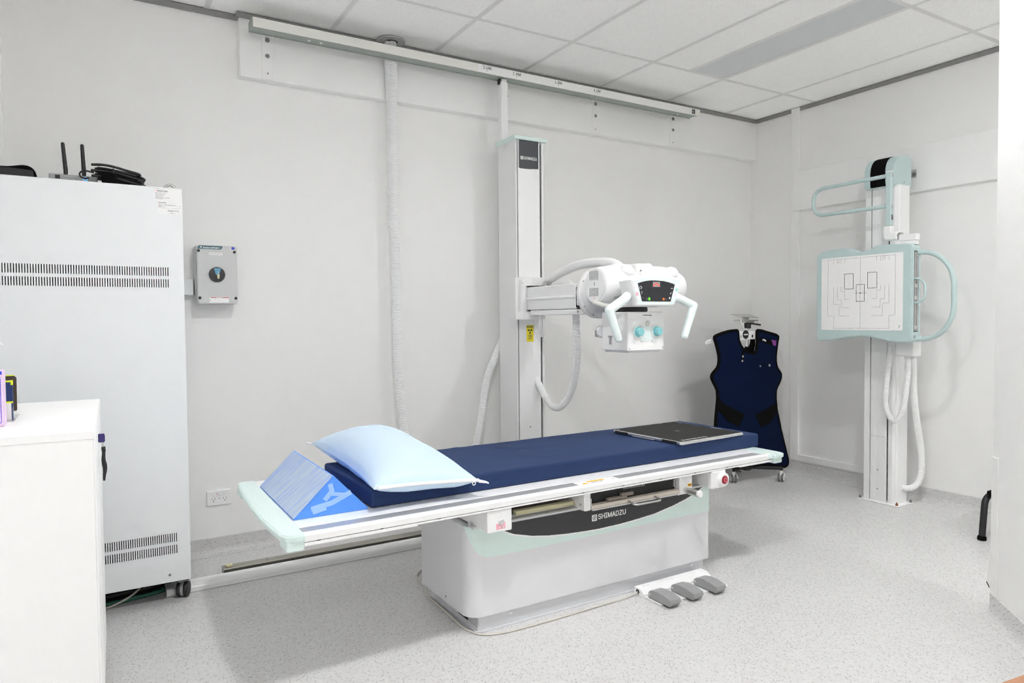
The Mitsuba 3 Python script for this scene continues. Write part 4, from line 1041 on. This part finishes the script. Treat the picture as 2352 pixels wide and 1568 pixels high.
# ------------------------------------------------------------------ foot switch and its cable
t = thing('foot_switch', 'white foot switch plate with three grey pedals on the floor in front of the table', 'foot switch')
put('housing', cat(hull([(x, y, z) for x in (-2.530, -2.135) for y, z in ((-1.472, 0), (-1.472, .030), (-1.510, .030), (-1.535, .014), (-1.535, 0))])), 'white', parent=t)
put('plate', cb(-2.528, -2.137, -1.632, -1.535, 0, .007, .002), 'white', parent=t)
put('side_socket', cat(cyl((-2.530, -1.495, .016), (-2.533, -1.495, .016), .0085, 18)), 'black', parent=t)
for x in (-2.48, -2.34, -2.205):
    put('symbol', PZ(rpoly(x - .018, x + .012, -1.500, -1.482).difference(rpoly(x - .017, x + .011, -1.499, -1.483)), .030, .0003), 'label_grey', parent=t)
pedal_y = [(0, .010), (0, .030), (-.012, .040), (-.050, .047), (-.090, .045), (-.128, .036), (-.130, .022), (-.124, .020), (-.122, .010)]
for x0_ in (-2.524, -2.396, -2.262):
    pr_ = Polygon([(-1.550 + a, b) for a, b in pedal_y])
    p_ = put('pedal', cat(PX(pr_, x0_ + .0595, .0565), PX(pr_.buffer(-.0022), x0_ + .0605, .0590)), 'grey', parent=t)
    put('pedal_pin', cyl((x0_, -1.562, .026), (x0_ - .0015, -1.562, .026), .004, 12), 'silver', parent=p_)
    put('pedal_foot', cb(x0_ + .004, x0_ + .056, -1.672, -1.550, .007, .0105, .001), 'tyre', parent=p_)
put('cable', tube([(-2.531, -1.495, .014), (-2.58, -1.496, .005), (-2.684, -1.500, .0045), (-2.85, -1.505, .0045), (-3.013, -1.508, .0045), (-3.14, -1.506, .0045), (-3.215, -1.496, .0045), (-3.268, -1.470, .0045), (-3.292, -1.42, .0045), (-3.296, -1.283, .0045), (-3.292, -1.114, .0045), (-3.286, -1.02, .0045), (-3.262, -.95, .0045), (-3.252, -.87, .0045), (-3.238, -.80, .0045), (-3.19, -.745, .0045), (-3.10, -.72, .0045)], .0042, 10), 'cable_beige', parent=t, smooth=True)

# ------------------------------------------------------------------ upright detector stand on the right wall
t = BK = thing('wall_detector_stand', 'upright white column stand with a mint-framed chest detector by the right wall', 'x-ray detector stand')
pxf, pxb = -.280, -.145
sec = [(pxb, -1.095), (pxf, -1.095), (pxf, -1.1320), (pxf + .014, -1.1320), (pxf + .014, -1.1380), (pxf, -1.1380), (pxf, -1.2400), (pxf + .014, -1.2400), (pxf + .014, -1.2510), (pxf, -1.2510), (pxf, -1.277), (pxf + .012, -1.289), (pxf + .030, -1.289), (pxf + .034, -1.293), (pxb, -1.293)]
put('column', PZ(Polygon(sec), .007, 1.96), 'white', parent=BK)
put('track', cat(bx(pxf + .0105, pxf + .0138, -1.1378, -1.1322, .02, 1.96), bx(pxf + .0105, pxf + .0138, -1.2508, -1.2402, .02, 1.96)), 'black', parent=BK)
put('centre_ridge', cat(cb(pxf - .002, pxf, -1.175, -1.142, .02, 1.955, .0008), cb(pxf - .002, pxf, -1.236, -1.196, .02, 1.955, .0008)), 'white', parent=BK)
put('joint_line', bx(pxf - .0026, pxf - .0018, -1.238, -1.140, .4165, .4180), 'mid_grey', parent=BK)
for z in (.205, .085):
    put('screw', cyl((pxf - .002, -1.187, z), (pxf - .0035, -1.187, z), .004, 12), 'bolt', parent=BK)
bpz = put('base_plate', cb(-.302, -.125, -1.330, -1.062, 0, .007, .002), 'white', parent=BK)
for (x, y), mm in zip(((-.290, -1.078), (-.285, -1.312), (-.140, -1.316), (-.140, -1.078)), ('bolt', 'rust', 'bolt', 'bolt')):
    put('bolt', cat(cyl((x, y, .007), (x, y, .017), .008, 6), cyl((x, y, .017), (x, y, .024), .0045, 10)), mm, parent=bpz)
# head cover
arcp = [(-.112, 1.958), (-.112, 2.138), (-.135, 2.148), (-.215, 2.148)] + [(-.215 - .097 * math.sin(a), 2.051 + .097 * math.cos(a)) for a in np.linspace(.1, math.pi / 2, 10)] + [(-.312, 1.985), (-.306, 1.958)]


def along_y(poly, y, d):      # polygon in (x, z)
    return PY(poly, y, d)


hp_ = Polygon(arcp)
put('head_cover', cat(along_y(hp_, -1.106, .176), along_y(hp_.buffer(-.004), -1.102, .184)), 'mint', parent=BK, smooth=30)
front = unary_union([hp_.buffer(.0018).difference(hp_.buffer(-.0006)).intersection(sbox(-.32, 1.962, -.160, 2.16))])
put('head_inlay', along_y(front, -1.143, .094), 'soft_black', parent=BK, smooth=30)
put('screw', cyl((-.195, -1.286, 1.985), (-.195, -1.288, 1.985), .006, 14), 'mid_grey', parent=BK)
put('wall_bracket', cat(cb(-.112, -.036, -1.225, -1.165, 2.03, 2.09, .004), cb(-.036, -.0305, -1.272, -1.120, 2.035, 2.085, .002)), 'mid_grey', parent=BK)
put('bracket_bolt', cat(cyl((-.036, -1.262, 2.055), (-.040, -1.262, 2.055), .012, 20), cyl((-.040, -1.262, 2.055), (-.050, -1.262, 2.055), .009, 6)), 'bolt', parent=BK)
# carriage, detector housing
put('carriage', cat(cb(-.386, pxf - .003, -1.30, -1.09, 1.09, 1.50, .006)), 'off_white', parent=BK)
dpts = [(-.891, 1.556), (-.900, 1.566), (-.928, 1.578), (-1.000, 1.5855), (-1.062, 1.589), (-1.094, 1.587), (-1.124, 1.573), (-1.155, 1.560), (-1.185, 1.556), (-1.220, 1.559), (-1.254, 1.572), (-1.290, 1.586), (-1.320, 1.589), (-1.475, 1.580), (-1.490, 1.570), (-1.4945, 1.555), (-1.4945, 1.030), (-1.487, 1.016), (-1.44, 1.013), (-1.377, 1.016), (-1.33, 1.026), (-1.258, 1.040), (-1.189, 1.045), (-1.108, 1.038), (-1.050, 1.026), (-1.003, 1.018), (-.95, 1.014), (-.899, 1.012), (-.891, 1.020)]
dp_ = Polygon(dpts).buffer(-.004).buffer(.004, quad_segs=4)
xf, xb = -.480, -.386
slot = sbox(-1.60, 1.075, -1.478, 1.540)
dh = put('detector_housing', cat(PX(dp_, xf + .026, .020), PX(dp_.buffer(-.0025), xf + .006, .003), PX(dp_.buffer(-.0060), xf + .003, .003), PX(dp_.difference(slot), xf + .075, .049), PX(dp_, xb, .019)), 'mint', parent=BK, smooth=30)
put('slot_back', cat(bx(-.4545, -.4052, -1.4785, -1.4775, 1.076, 1.539)), 'dark_gap', parent=BK)
put('slot_guide', cat(bx(-.440, -.427, -1.4925, -1.4785, 1.080, 1.536), bx(-.420, -.410, -1.4945, -1.4785, 1.080, 1.536)), 'mid_grey', parent=BK)
for z in (1.52, 1.10, 1.34, 1.27):
    put('slot_clip', cb(-.447, -.416, -1.496, -1.486, z - .012, z + .012, .002), 'steel', parent=BK)
put('lock_hole', cyl((-.445, -1.4942, 1.047), (-.445, -1.4962, 1.047), .009, 16), 'grey', parent=BK)
fp = put('face_plate', PX(rpoly(-1.4460, -.9270, 1.0830, 1.5350, .006), xf, .0015), 'board', parent=BK)
lx = xf - .0015
W1 = .0016
thin = [line([(-.973, 1.523), (-1.402, 1.523), (-1.402, 1.1715), (-1.367, 1.1715), (-1.367, 1.0945), (-1.0135, 1.0945), (-1.0135, 1.1695), (-.973, 1.1695), (-.973, 1.523)], W1), line([(-1.188, 1.523), (-1.188, 1.0945)], W1)]
for y in (-1.010, -1.036, -1.047, -1.0615, -1.0865, -1.289, -1.313, -1.328, -1.339, -1.365):
    thin.append(line([(y, 1.5215), (y, 1.496)], W1))
for s_ in ([(-1.0115, 1.351), (-1.0115, 1.244), (-1.0495, 1.244), (-1.0495, 1.1705), (-1.118, 1.1705)], [(-1.0375, 1.351), (-1.0375, 1.2715), (-1.0635, 1.2715), (-1.0635, 1.2215), (-1.1175, 1.2215)], [(-1.062, 1.351), (-1.062, 1.3225), (-1.087, 1.3225), (-1.087, 1.2725), (-1.118, 1.2725)]):
    thin.append(line(s_, W1))
    thin.append(line([(-2.377 - y, z) for y, z in s_], W1))
put('guide_lines', PX(thin, lx, .0004), 'print_grey', parent=fp)
bold = [line([(a, c), (b, c), (b, d), (a, d), (a, c)], .0026) for a, b, c, d in ((-1.085, -1.142, 1.429, 1.336), (-1.234, -1.292, 1.430, 1.336), (-1.163, -1.215, 1.360, 1.258))]
bold += [line([(-1.147, 1.309), (-1.231, 1.309)], .0014), line([(-1.183, 1.309), (-1.194, 1.309)], .004), line([(-1.188, 1.303), (-1.188, 1.315)], .003)]
put('field_frames', PX(bold, lx, .0006), 'print_dark', parent=fp)
put('person_symbol', PX([Point(-1.427, 1.1115).buffer(.0025), line([(-1.427, 1.109), (-1.427, 1.102)], .003), line([(-1.421, 1.1075), (-1.433, 1.1075)], .0016), line([(-1.427, 1.102), (-1.424, 1.096)], .0018), line([(-1.427, 1.102), (-1.430, 1.096)], .0018)], lx, .0005), 'print_grey', parent=fp)
put('side_handle', tube([(-.405, -1.488, 1.530), (-.403, -1.512, 1.5305), (-.400, -1.560, 1.522), (-.400, -1.620, 1.485), (-.400, -1.664, 1.425), (-.400, -1.682, 1.350), (-.400, -1.683, 1.270), (-.400, -1.682, 1.200), (-.400, -1.660, 1.128), (-.400, -1.612, 1.068), (-.400, -1.555, 1.041), (-.403, -1.512, 1.0335), (-.405, -1.488, 1.0335)], .0135, 16), 'mint', parent=BK, smooth=True)
put('tray_handle', bent([(-.440, -1.490, 1.382), (-.440, -1.520, 1.378), (-.440, -1.548, 1.352), (-.440, -1.550, 1.272), (-.440, -1.525, 1.248), (-.440, -1.490, 1.242)], .0070, .02, 12), 'mint', parent=BK, smooth=40)
# arm rest bar
put('arm_bar_post', cb(-.432, -.408, -1.344, -1.310, 1.700, 2.020, .004), 'mint', parent=BK)
put('arm_bar_cap', cb(-.433, -.407, -1.345, -1.309, 2.018, 2.024, .002), 'white', parent=BK)
for z in (1.995, 1.815):
    put('bolt', cyl((-.420, -1.344, z), (-.420, -1.348, z), .008, 14, .002), 'mid_grey', parent=BK)
put('arm_bar_lettering', bx(-.427, -.413, -1.3448, -1.344, 1.735, 1.765), 'print_dark', parent=BK)
put('arm_bar', bent([(-.420, -1.312, 1.998), (-.420, -.822, 1.992), (-.420, -.822, 1.822), (-.420, -1.312, 1.818)], .0120, .082, 16), 'mint', parent=BK, smooth=True)
put('arm_elbow', cat(cb(-.440, -.400, -1.348, -1.302, 1.625, 1.700, .005), cb(-.440, -.400, -1.385, -1.310, 1.612, 1.665, .008)), 'gloss_white', parent=BK)
put('arm_joint', cat(cyl((-.420, -1.380, 1.640), (-.420, -1.405, 1.640), .016, 18), cyl((-.435, -1.392, 1.622), (-.405, -1.392, 1.622), .009, 14)), 'steel', parent=BK)
put('arm_socket', cat(cb(-.438, -.395, -1.495, -1.395, 1.602, 1.640, .003), cb(-.435, -.398, -1.49, -1.40, 1.578, 1.602, .002)), 'gloss_white', parent=BK)
# junction box and hoses
put('junction_box', rb(-.365, -.282, -1.450, -1.335, .925, 1.060, .012), 'off_white', parent=BK, smooth=40)
put('hose', hose([(-.335, -1.285, 1.05), (-.325, -1.288, .99), (-.320, -1.270, .85), (-.318, -1.256, .70), (-.318, -1.272, .57), (-.320, -1.314, .530), (-.320, -1.355, .585), (-.320, -1.376, .68), (-.320, -1.388, .80), (-.320, -1.390, .93)], .0175, .0085, .002), 'gloss_white', parent=BK, smooth=50)
put('hose', hose([(-.300, -1.41, .93), (-.262, -1.39, .86), (-.215, -1.37, .70), (-.150, -1.362, .47), (-.105, -1.360, .31), (-.100, -1.356, .20), (-.125, -1.345, .125), (-.165, -1.320, .100), (-.200, -1.290, .103)], .0190, .0085, .002), 'gloss_white', parent=BK, smooth=50)

# ------------------------------------------------------------------ lead apron on its mobile stand
AY = -.400
t = thing('apron_stand', 'black mobile stand on white castors behind the foot of the table', 'stand')
put('pole', cyl((-.525, -.372, .10), (-.525, -.372, 1.118), .0125, 20), 'silver', parent=t, smooth=30)
put('pole_clamp', cat(cyl((-.515, -.372, 1.088), (-.515, -.372, 1.128), .023, 20, .003), caps([(-.505, -.385, 1.124), (-.43, -.41, 1.113)], [.006, .006])), 'black', parent=t)
put('tray', cat(cb(-.592, -.44, -.405, -.315, 1.140, 1.150, .002), cb(-.56, -.47, -.395, -.345, 1.128, 1.140, .002), hull([(-.61, -.40, 1.166), (-.60, -.29, 1.186), (-.395, -.29, 1.186), (-.43, -.40, 1.160), (-.61, -.40, 1.170), (-.60, -.29, 1.190), (-.395, -.29, 1.190), (-.43, -.40, 1.164)]), bx(-.53, -.50, -.37, -.34, 1.15, 1.17)), 'steel', parent=t)
hub = np.array([-.48, -.33, .10])
put('hub', cyl((-.525, -.372, .085), (-.525, -.372, .125), .035, 24, .006), 'black', parent=t)
for (x, y) in ((-.316, -.505), (-.622, -.345), (-.70, -.20), (-.32, -.13)):
    put('base_leg', caps([(-.525, -.372, .105), (x, y, .095), (x, y, .075)], [.013, .012, .010]), 'black', parent=t, smooth=50)
    c = put('castor', cat(cyl((x, y, .055), (x, y, .080), .011, 16, .002), cb(x - .020, x + .024, y - .016, y + .016, .040, .060, .006)), 'white', parent=t)
    a2 = np.array([.45, -.89, 0]) if x > -.5 else np.array([.80, -.60, 0])
    o = np.array([x - .004, y, .030])
    for s_ in (-1, 1):
        put('wheel', lathe([(0, -.007), (.022, -.007), (.022, .007), (0, .007)], o + a2 * s_ * .012, a2, 28), 'white', parent=c)
        put('tyre', lathe([(.021, -.006), (.028, -.006), (.030, -.003), (.030, .003), (.028, .006), (.021, .006), (.021, -.006)], o + a2 * s_ * .012, a2, 28), 'tyre', parent=c, smooth=40)
    put('brake_lever', caps([(x + .020, y, .050), (x + .042, y - .004, .026)], [.007, .004]), 'white', parent=c)

t = thing('clothes_hanger', 'white plastic hanger with a round black badge holding the navy apron', 'hanger')
arms = [(-.948, .998), (-.90, 1.012), (-.80, 1.036), (-.70, 1.056), (-.6, 1.066), (-.575, 1.067), (-.55, 1.066), (-.45, 1.056), (-.35, 1.034), (-.25, 1.008), (-.192, .994)]
put('arms', cat(sweep([(x, AY + .012, z) for x, z in arms], .0055, 10), bent([(-.895, AY + .012, 1.020), (-.948, AY + .012, 1.006), (-.948, AY + .012, .988), (-.89, AY + .012, .998)], .004, .008, 8), bent([(-.24, AY + .012, 1.016), (-.190, AY + .012, 1.003), (-.192, AY + .012, .985), (-.24, AY + .012, .996)], .004, .008, 8)), 'gloss_white', parent=t, smooth=40)
plate_ = rnd([(-.680, 1.070), (-.670, 1.045), (-.650, 1.013), (-.495, 1.013), (-.483, 1.043), (-.472, 1.070), (-.50, 1.068), (-.575, 1.073), (-.64, 1.068)], .006).difference(Point(-.635, 1.030).buffer(.012)).difference(Point(-.512, 1.034).buffer(.013))
put('centre_plate', PY(plate_, AY - .006, .010), 'gloss_white', parent=t)
bd = put('badge', PY(Point(0, 0).buffer(1, quad_segs=12), 0, .002), 'black', parent=t)
scene[bd] = mikit.ply(cyl((-.588, AY - .016, 1.047), (-.588, AY - .0185, 1.047), .0300, 28), 'mat_black')
put('badge_mark', PY(bars(-.610, 1.051, [.044], .008, .001), AY - .0185, .0006), 'label_white', parent=t)
put('hook', tube([(-.575, AY + .005, 1.070), (-.585, AY + .008, 1.11), (-.600, AY + .015, 1.145), (-.590, AY + .026, 1.172), (-.555, AY + .035, 1.168), (-.535, AY + .04, 1.155)], .0042, 10), 'gloss_white', parent=t, smooth=True)

apo = [(-.891, 1.038), (-.678, 1.077), (-.670, 1.011), (-.648, .972), (-.622, .945), (-.585, .924), (-.544, .914), (-.508, .914), (-.484, .924), (-.474, .990), (-.478, 1.074), (-.360, 1.055), (-.240, 1.028), (-.252, .985), (-.261, .943), (-.270, .895), (-.271, .850), (-.262, .815), (-.245, .790), (-.220, .768), (-.206, .746), (-.210, .722), (-.225, .696), (-.253, .664), (-.270, .634), (-.270, .59), (-.267, .545), (-.258, .50), (-.243, .459), (-.205, .35), (-.164, .246), (-.130, .155), (-.113, .103), (-.118, .080), (-.135, .070), (-.162, .070), (-.22, .082), (-.393, .114), (-.55, .128), (-.708, .140), (-.85, .150), (-.888, .165), (-.893, .21), (-.880, .342), (-.875, .461), (-.866, .55), (-.858, .620), (-.862, .672), (-.878, .702), (-.900, .735), (-.915, .765), (-.908, .785), (-.885, .806), (-.862, .826), (-.850, .850), (-.846, .880), (-.850, .915), (-.862, .955), (-.878, 1.000)]
AP = Polygon(apo).buffer(-.004).buffer(.004, quad_segs=3)


def drape(m, amp=.020):
    m = m.subdivide_to_size(.045)
    v = m.vertices.copy()
    v[:, 1] -= amp * np.cos((v[:, 0] + .55) / .40 * 1.45) + .006 * np.sin(v[:, 0] * 19 + 2) * np.clip(.75 - v[:, 2], 0, 1)
    m.vertices = v
    return m


t = thing('lead_apron', 'navy blue sleeveless lead apron with black edging hanging on the mobile stand', 'apron')
put('front', drape(PY(AP, AY + .004, .014)), 'apron', parent=t, smooth=40)
ring = np.array(AP.exterior.coords)[:-1]
e3 = np.c_[ring[:, 0], np.full(len(ring), AY - .003), ring[:, 1]]
dense = spline(e3, .012, closed=True)[0]
dense[:, 1] -= .020 * np.cos((dense[:, 0] + .55) / .40 * 1.45) + .006 * np.sin(dense[:, 0] * 19 + 2) * np.clip(.75 - dense[:, 2], 0, 1)
put('edging', sweep(dense, .0115, 10, caps=False), 'soft_black', parent=t, smooth=True)
neck = Polygon([(-.700, 1.050), (-.672, 1.010), (-.640, .955), (-.600, .935), (-.610, .965), (-.650, 1.02), (-.660, 1.055)]).union(Polygon([(-.470, 1.06), (-.465, .985), (-.478, .915), (-.55, .905), (-.62, .93), (-.585, .930), (-.560, .962), (-.530, .952), (-.512, .985), (-.500, 1.06)])).buffer(.001)
put('back_lining', drape(PY(neck, AY + .030, .008)), 'soft_black', parent=t)
put('belt', drape(PY(Polygon([(-.862, .640), (-.850, .620), (-.819, .584), (-.617, .492), (-.670, .411), (-.773, .456), (-.818, .500), (-.868, .545)]), AY - .0102, .003)), 'soft_black', parent=t)
put('belt', drape(PY(Polygon([(-.266, .590), (-.282, .542), (-.500, .479), (-.444, .389), (-.345, .408), (-.300, .446), (-.250, .490)]), AY - .0102, .003)), 'soft_black', parent=t)
tg = put('name_tag', drape(PY(Polygon([(-.472, 1.022), (-.472, 1.000), (-.316, .963), (-.278, .958), (-.272, .998), (-.335, 1.006)]), AY - .0102, .0025)), 'soft_black', parent=t)
put('tag_patch', drape(PY(Polygon([(-.333, 1.005), (-.272, .998), (-.278, .958), (-.307, .963)]), AY - .0128, .0012)), 'purple', parent=tg)
put('tag_mark', drape(PY(line([(-.430, 1.005), (-.415, 1.008), (-.402, 1.000), (-.390, .999)], .010), AY - .0128, .0012)), 'label_white', parent=tg)
put('placket', drape(PY([line([(-.622, .945), (-.628, .915), (-.640, .855)], .020)], AY - .0102, .002)), 'soft_black', parent=t)
put('pocket_edge', drape(PY([line([(-.454, .826), (-.352, .830)], .006)], AY - .0102, .0015)), 'soft_black', parent=t)
for (x, z), r in zip(((-.634, .897), (-.640, .866), (-.454, .823), (-.352, .823)), (.0085, .0085, .007, .010)):
    yy = AY - .0125 - .020 * math.cos((x + .55) / .40 * 1.45)
    put('snap_button', lathe([(0, 0), (r, 0), (r * .9, .003), (0, .004)], (x, yy, z), YM, 20), 'silver', parent=t, smooth=40)

# ------------------------------------------------------------------ white cupboard in the left foreground
CA, CO = -1.2, np.array([-4.472, -1.682, 0])


def cup(m):
    m.apply_transform(trimesh.transformations.rotation_matrix(math.radians(CA), [0, 0, 1], [0, 0, 0]))
    m.apply_translation(CO)
    return m


t = thing('cupboard', 'white waist-high cupboard in the left foreground before the generator cabinet', 'cupboard')
CW, CL, CH = .385, .822, .900
put('carcass', cup(cat(bx(-CW, -.0045, .002, .020, .06, CH - .022), bx(-CW, -.020, CL - .022, CL - .004, .06, CH - .022), bx(-CW, -CW + .018, .022, CL - .022, .06, CH - .022), bx(-CW, -.020, .004, CL - .004, .06, .078), bx(-CW + .04, -.06, .03, CL - .03, 0, .06))), 'cupboard', parent=t)
put('top', cup(cb(-CW, 0, 0, CL, CH - .022, CH, .002)), 'cupboard', parent=t)
for a, b in ((.004, CL / 2 - .0015), (CL / 2 + .0015, CL - .004)):
    d_ = put('door', cup(cb(-.0195, -.0005, a + .018, b, .062, CH - .025, .0015)), 'cupboard', parent=t)
t = thing('key_lanyard', 'purple-headed key with a black wrist strap hanging on the cupboard door', 'key')
put('key_head', cup(cb(-.001, .017, .376, .384, .812, .838, .003)), 'key_purple', parent=t)
put('key_blade', cup(cat(bx(-.012, .002, .378, .382, .822, .828), sweep([(.011, .380, .812), (.011, .380, .796)], .0018, 8))), 'steel', parent=t)
put('strap', cup(sweep(spline([(.012, .380, .798), (.013, .380, .785), (.012, .379, .76), (.015, .380, .735), (.013, .380, .712), (.012, .380, .697)], .004)[0], [.0055] * 4 + [.0050] * 0 + list(np.r_[np.linspace(.0042, .0066, 10), np.linspace(.0066, .003, 12)])[:len(spline([(.012, .380, .798), (.013, .380, .785), (.012, .379, .76), (.015, .380, .735), (.013, .380, .712), (.012, .380, .697)], .004)[0]) - 4], 10)), 'black', parent=t, smooth=True)

# things on the cupboard
t = thing('wipes_packet', 'lilac packet with a blue band standing on the cupboard at the left edge', 'packet')
put('packet', rb(-4.800, -4.6715, -1.475, -1.420, CH, 1.0465, .006), 'pack_lilac', parent=t, smooth=40)
put('blue_band', PY(sbox(-4.797, 1.0360, -4.6745, 1.0445), -1.4752, .0006), 'blue', parent=t)
put('blue_outline', PY(rpoly(-4.795, -4.6775, .9075, 1.0330, .008).difference(rpoly(-4.7937, -4.6788, .9088, 1.0317, .007)), -1.4752, .0005), 'blue', parent=t)
put('lettering', text('Vi', .0105, (-4.6935, -1.4752, 1.0195), XR, ZU, None, .0005, True), 'blue', parent=t)
put('small_print', PY([sbox(-4.690, 1.0085, -4.6790, 1.0105), sbox(-4.684, 1.000, -4.6790, 1.0012), sbox(-4.684, .996, -4.6790, .9972), sbox(-4.684, .960, -4.6790, .9612), sbox(-4.690, .953, -4.6790, .9545)], -1.4752, .0004), 'print_grey', parent=t)
t = thing('leaflet_holder', 'clear stand with a navy and a brown leaflet behind the lilac packet', 'leaflet holder')
put('holder', cat(bx(-4.780, -4.660, -1.205, -1.2025, CH, .955), bx(-4.780, -4.660, -1.375, -1.3725, CH, .940), bx(-4.780, -4.660, -1.375, -1.2025, CH, CH + .0025)), 'pane', parent=t)
l1 = put('leaflet', bx(-4.776, -4.664, -1.340, -1.330, CH + .003, 1.0110), 'booklet_navy', parent=t, label='navy leaflet with yellow edging')
put('yellow_edge', cat(bx(-4.776, -4.664, -1.3408, -1.340, 1.0060, 1.0110), bx(-4.6685, -4.6635, -1.3408, -1.3295, .998, 1.0110), bx(-4.776, -4.664, -1.3408, -1.340, .9480, .9530)), 'neon_yellow', parent=l1)
put('white_panel', bx(-4.776, -4.668, -1.3408, -1.340, CH + .003, .9480), 'label_white', parent=l1)
l2 = put('leaflet', PY(rnd([(-4.776, CH + .003), (-4.6645, .915), (-4.6640, 1.010), (-4.6690, 1.0165), (-4.776, 1.0165)], .003), -1.220, .008), 'booklet_brown', parent=t, label='brown leaflet with yellow edging')
put('yellow_edge', cat(bx(-4.776, -4.6690, -1.2285, -1.2195, 1.0162, 1.0185)), 'neon_yellow', parent=l2)
t = thing('pump_bottle', 'white pump bottle whose nozzle just shows at the left edge of the picture', 'bottle')
px_ = -4.765
put('bottle', lathe([(0, 0), (.032, 0), (.034, .003), (.034, .120), (.030, .138), (.014, .150), (.013, .160), (0, .160)], (px_, -1.14, CH), ZU, 32), 'gloss_white', parent=t, smooth=40)
put('pump', cat(cyl((px_, -1.14, 1.060), (px_, -1.14, 1.078), .015, 20, .002), cyl((px_, -1.14, 1.078), (px_, -1.14, 1.105), .005, 12), hull([(px_ - .012, -1.150, 1.105), (px_ - .012, -1.130, 1.105), (px_ - .012, -1.150, 1.117), (px_ - .012, -1.130, 1.117), (px_ + .058, -1.146, 1.114), (px_ + .058, -1.134, 1.114), (px_ + .064, -1.146, 1.104), (px_ + .064, -1.134, 1.104)])), 'gloss_white', parent=t, smooth=30)

# ------------------------------------------------------------------ step stool behind the partition and desk corner
t = thing('step_stool', 'black tubular step stool half hidden behind the partition wall', 'stool')
for y in (-1.905, -2.255):
    put('leg_frame', cat(bent([(-.545, y, .005), (-.515, y, .222), (-.175, y, .222), (-.145, y, .005)], .0155, .05, 14)), 'black', parent=t, smooth=True)
for x, y in ((-.545, -1.905), (-.545, -2.255), (-.145, -1.905), (-.145, -2.255)):
    put('rubber_foot', cyl((x, y, 0), (x + (.003 if x < -.3 else -.003), y, .022), .0205, 18, .003), 'soft_black', parent=t)
put('step', rb(-.525, -.165, -2.275, -1.915, .235, .258, .006), 'soft_black', parent=t, smooth=40)
t = thing('desk', 'brown wooden desk whose corner shows at the bottom right of the picture', 'desk')
put('desk_top', rotz(cb(-3.600, -2.95, -3.860, -3.287, .690, .720, .003), -7, (-3.50, -3.287, 0)), 'wood', parent=t)
for x, y in ((-3.54, -3.34), (-3.06, -3.40), (-3.60, -3.80), (-3.12, -3.84)):
    put('leg', cb(x - .022, x + .022, y - .022, y + .022, 0, .690, .003), 'wood', parent=t)
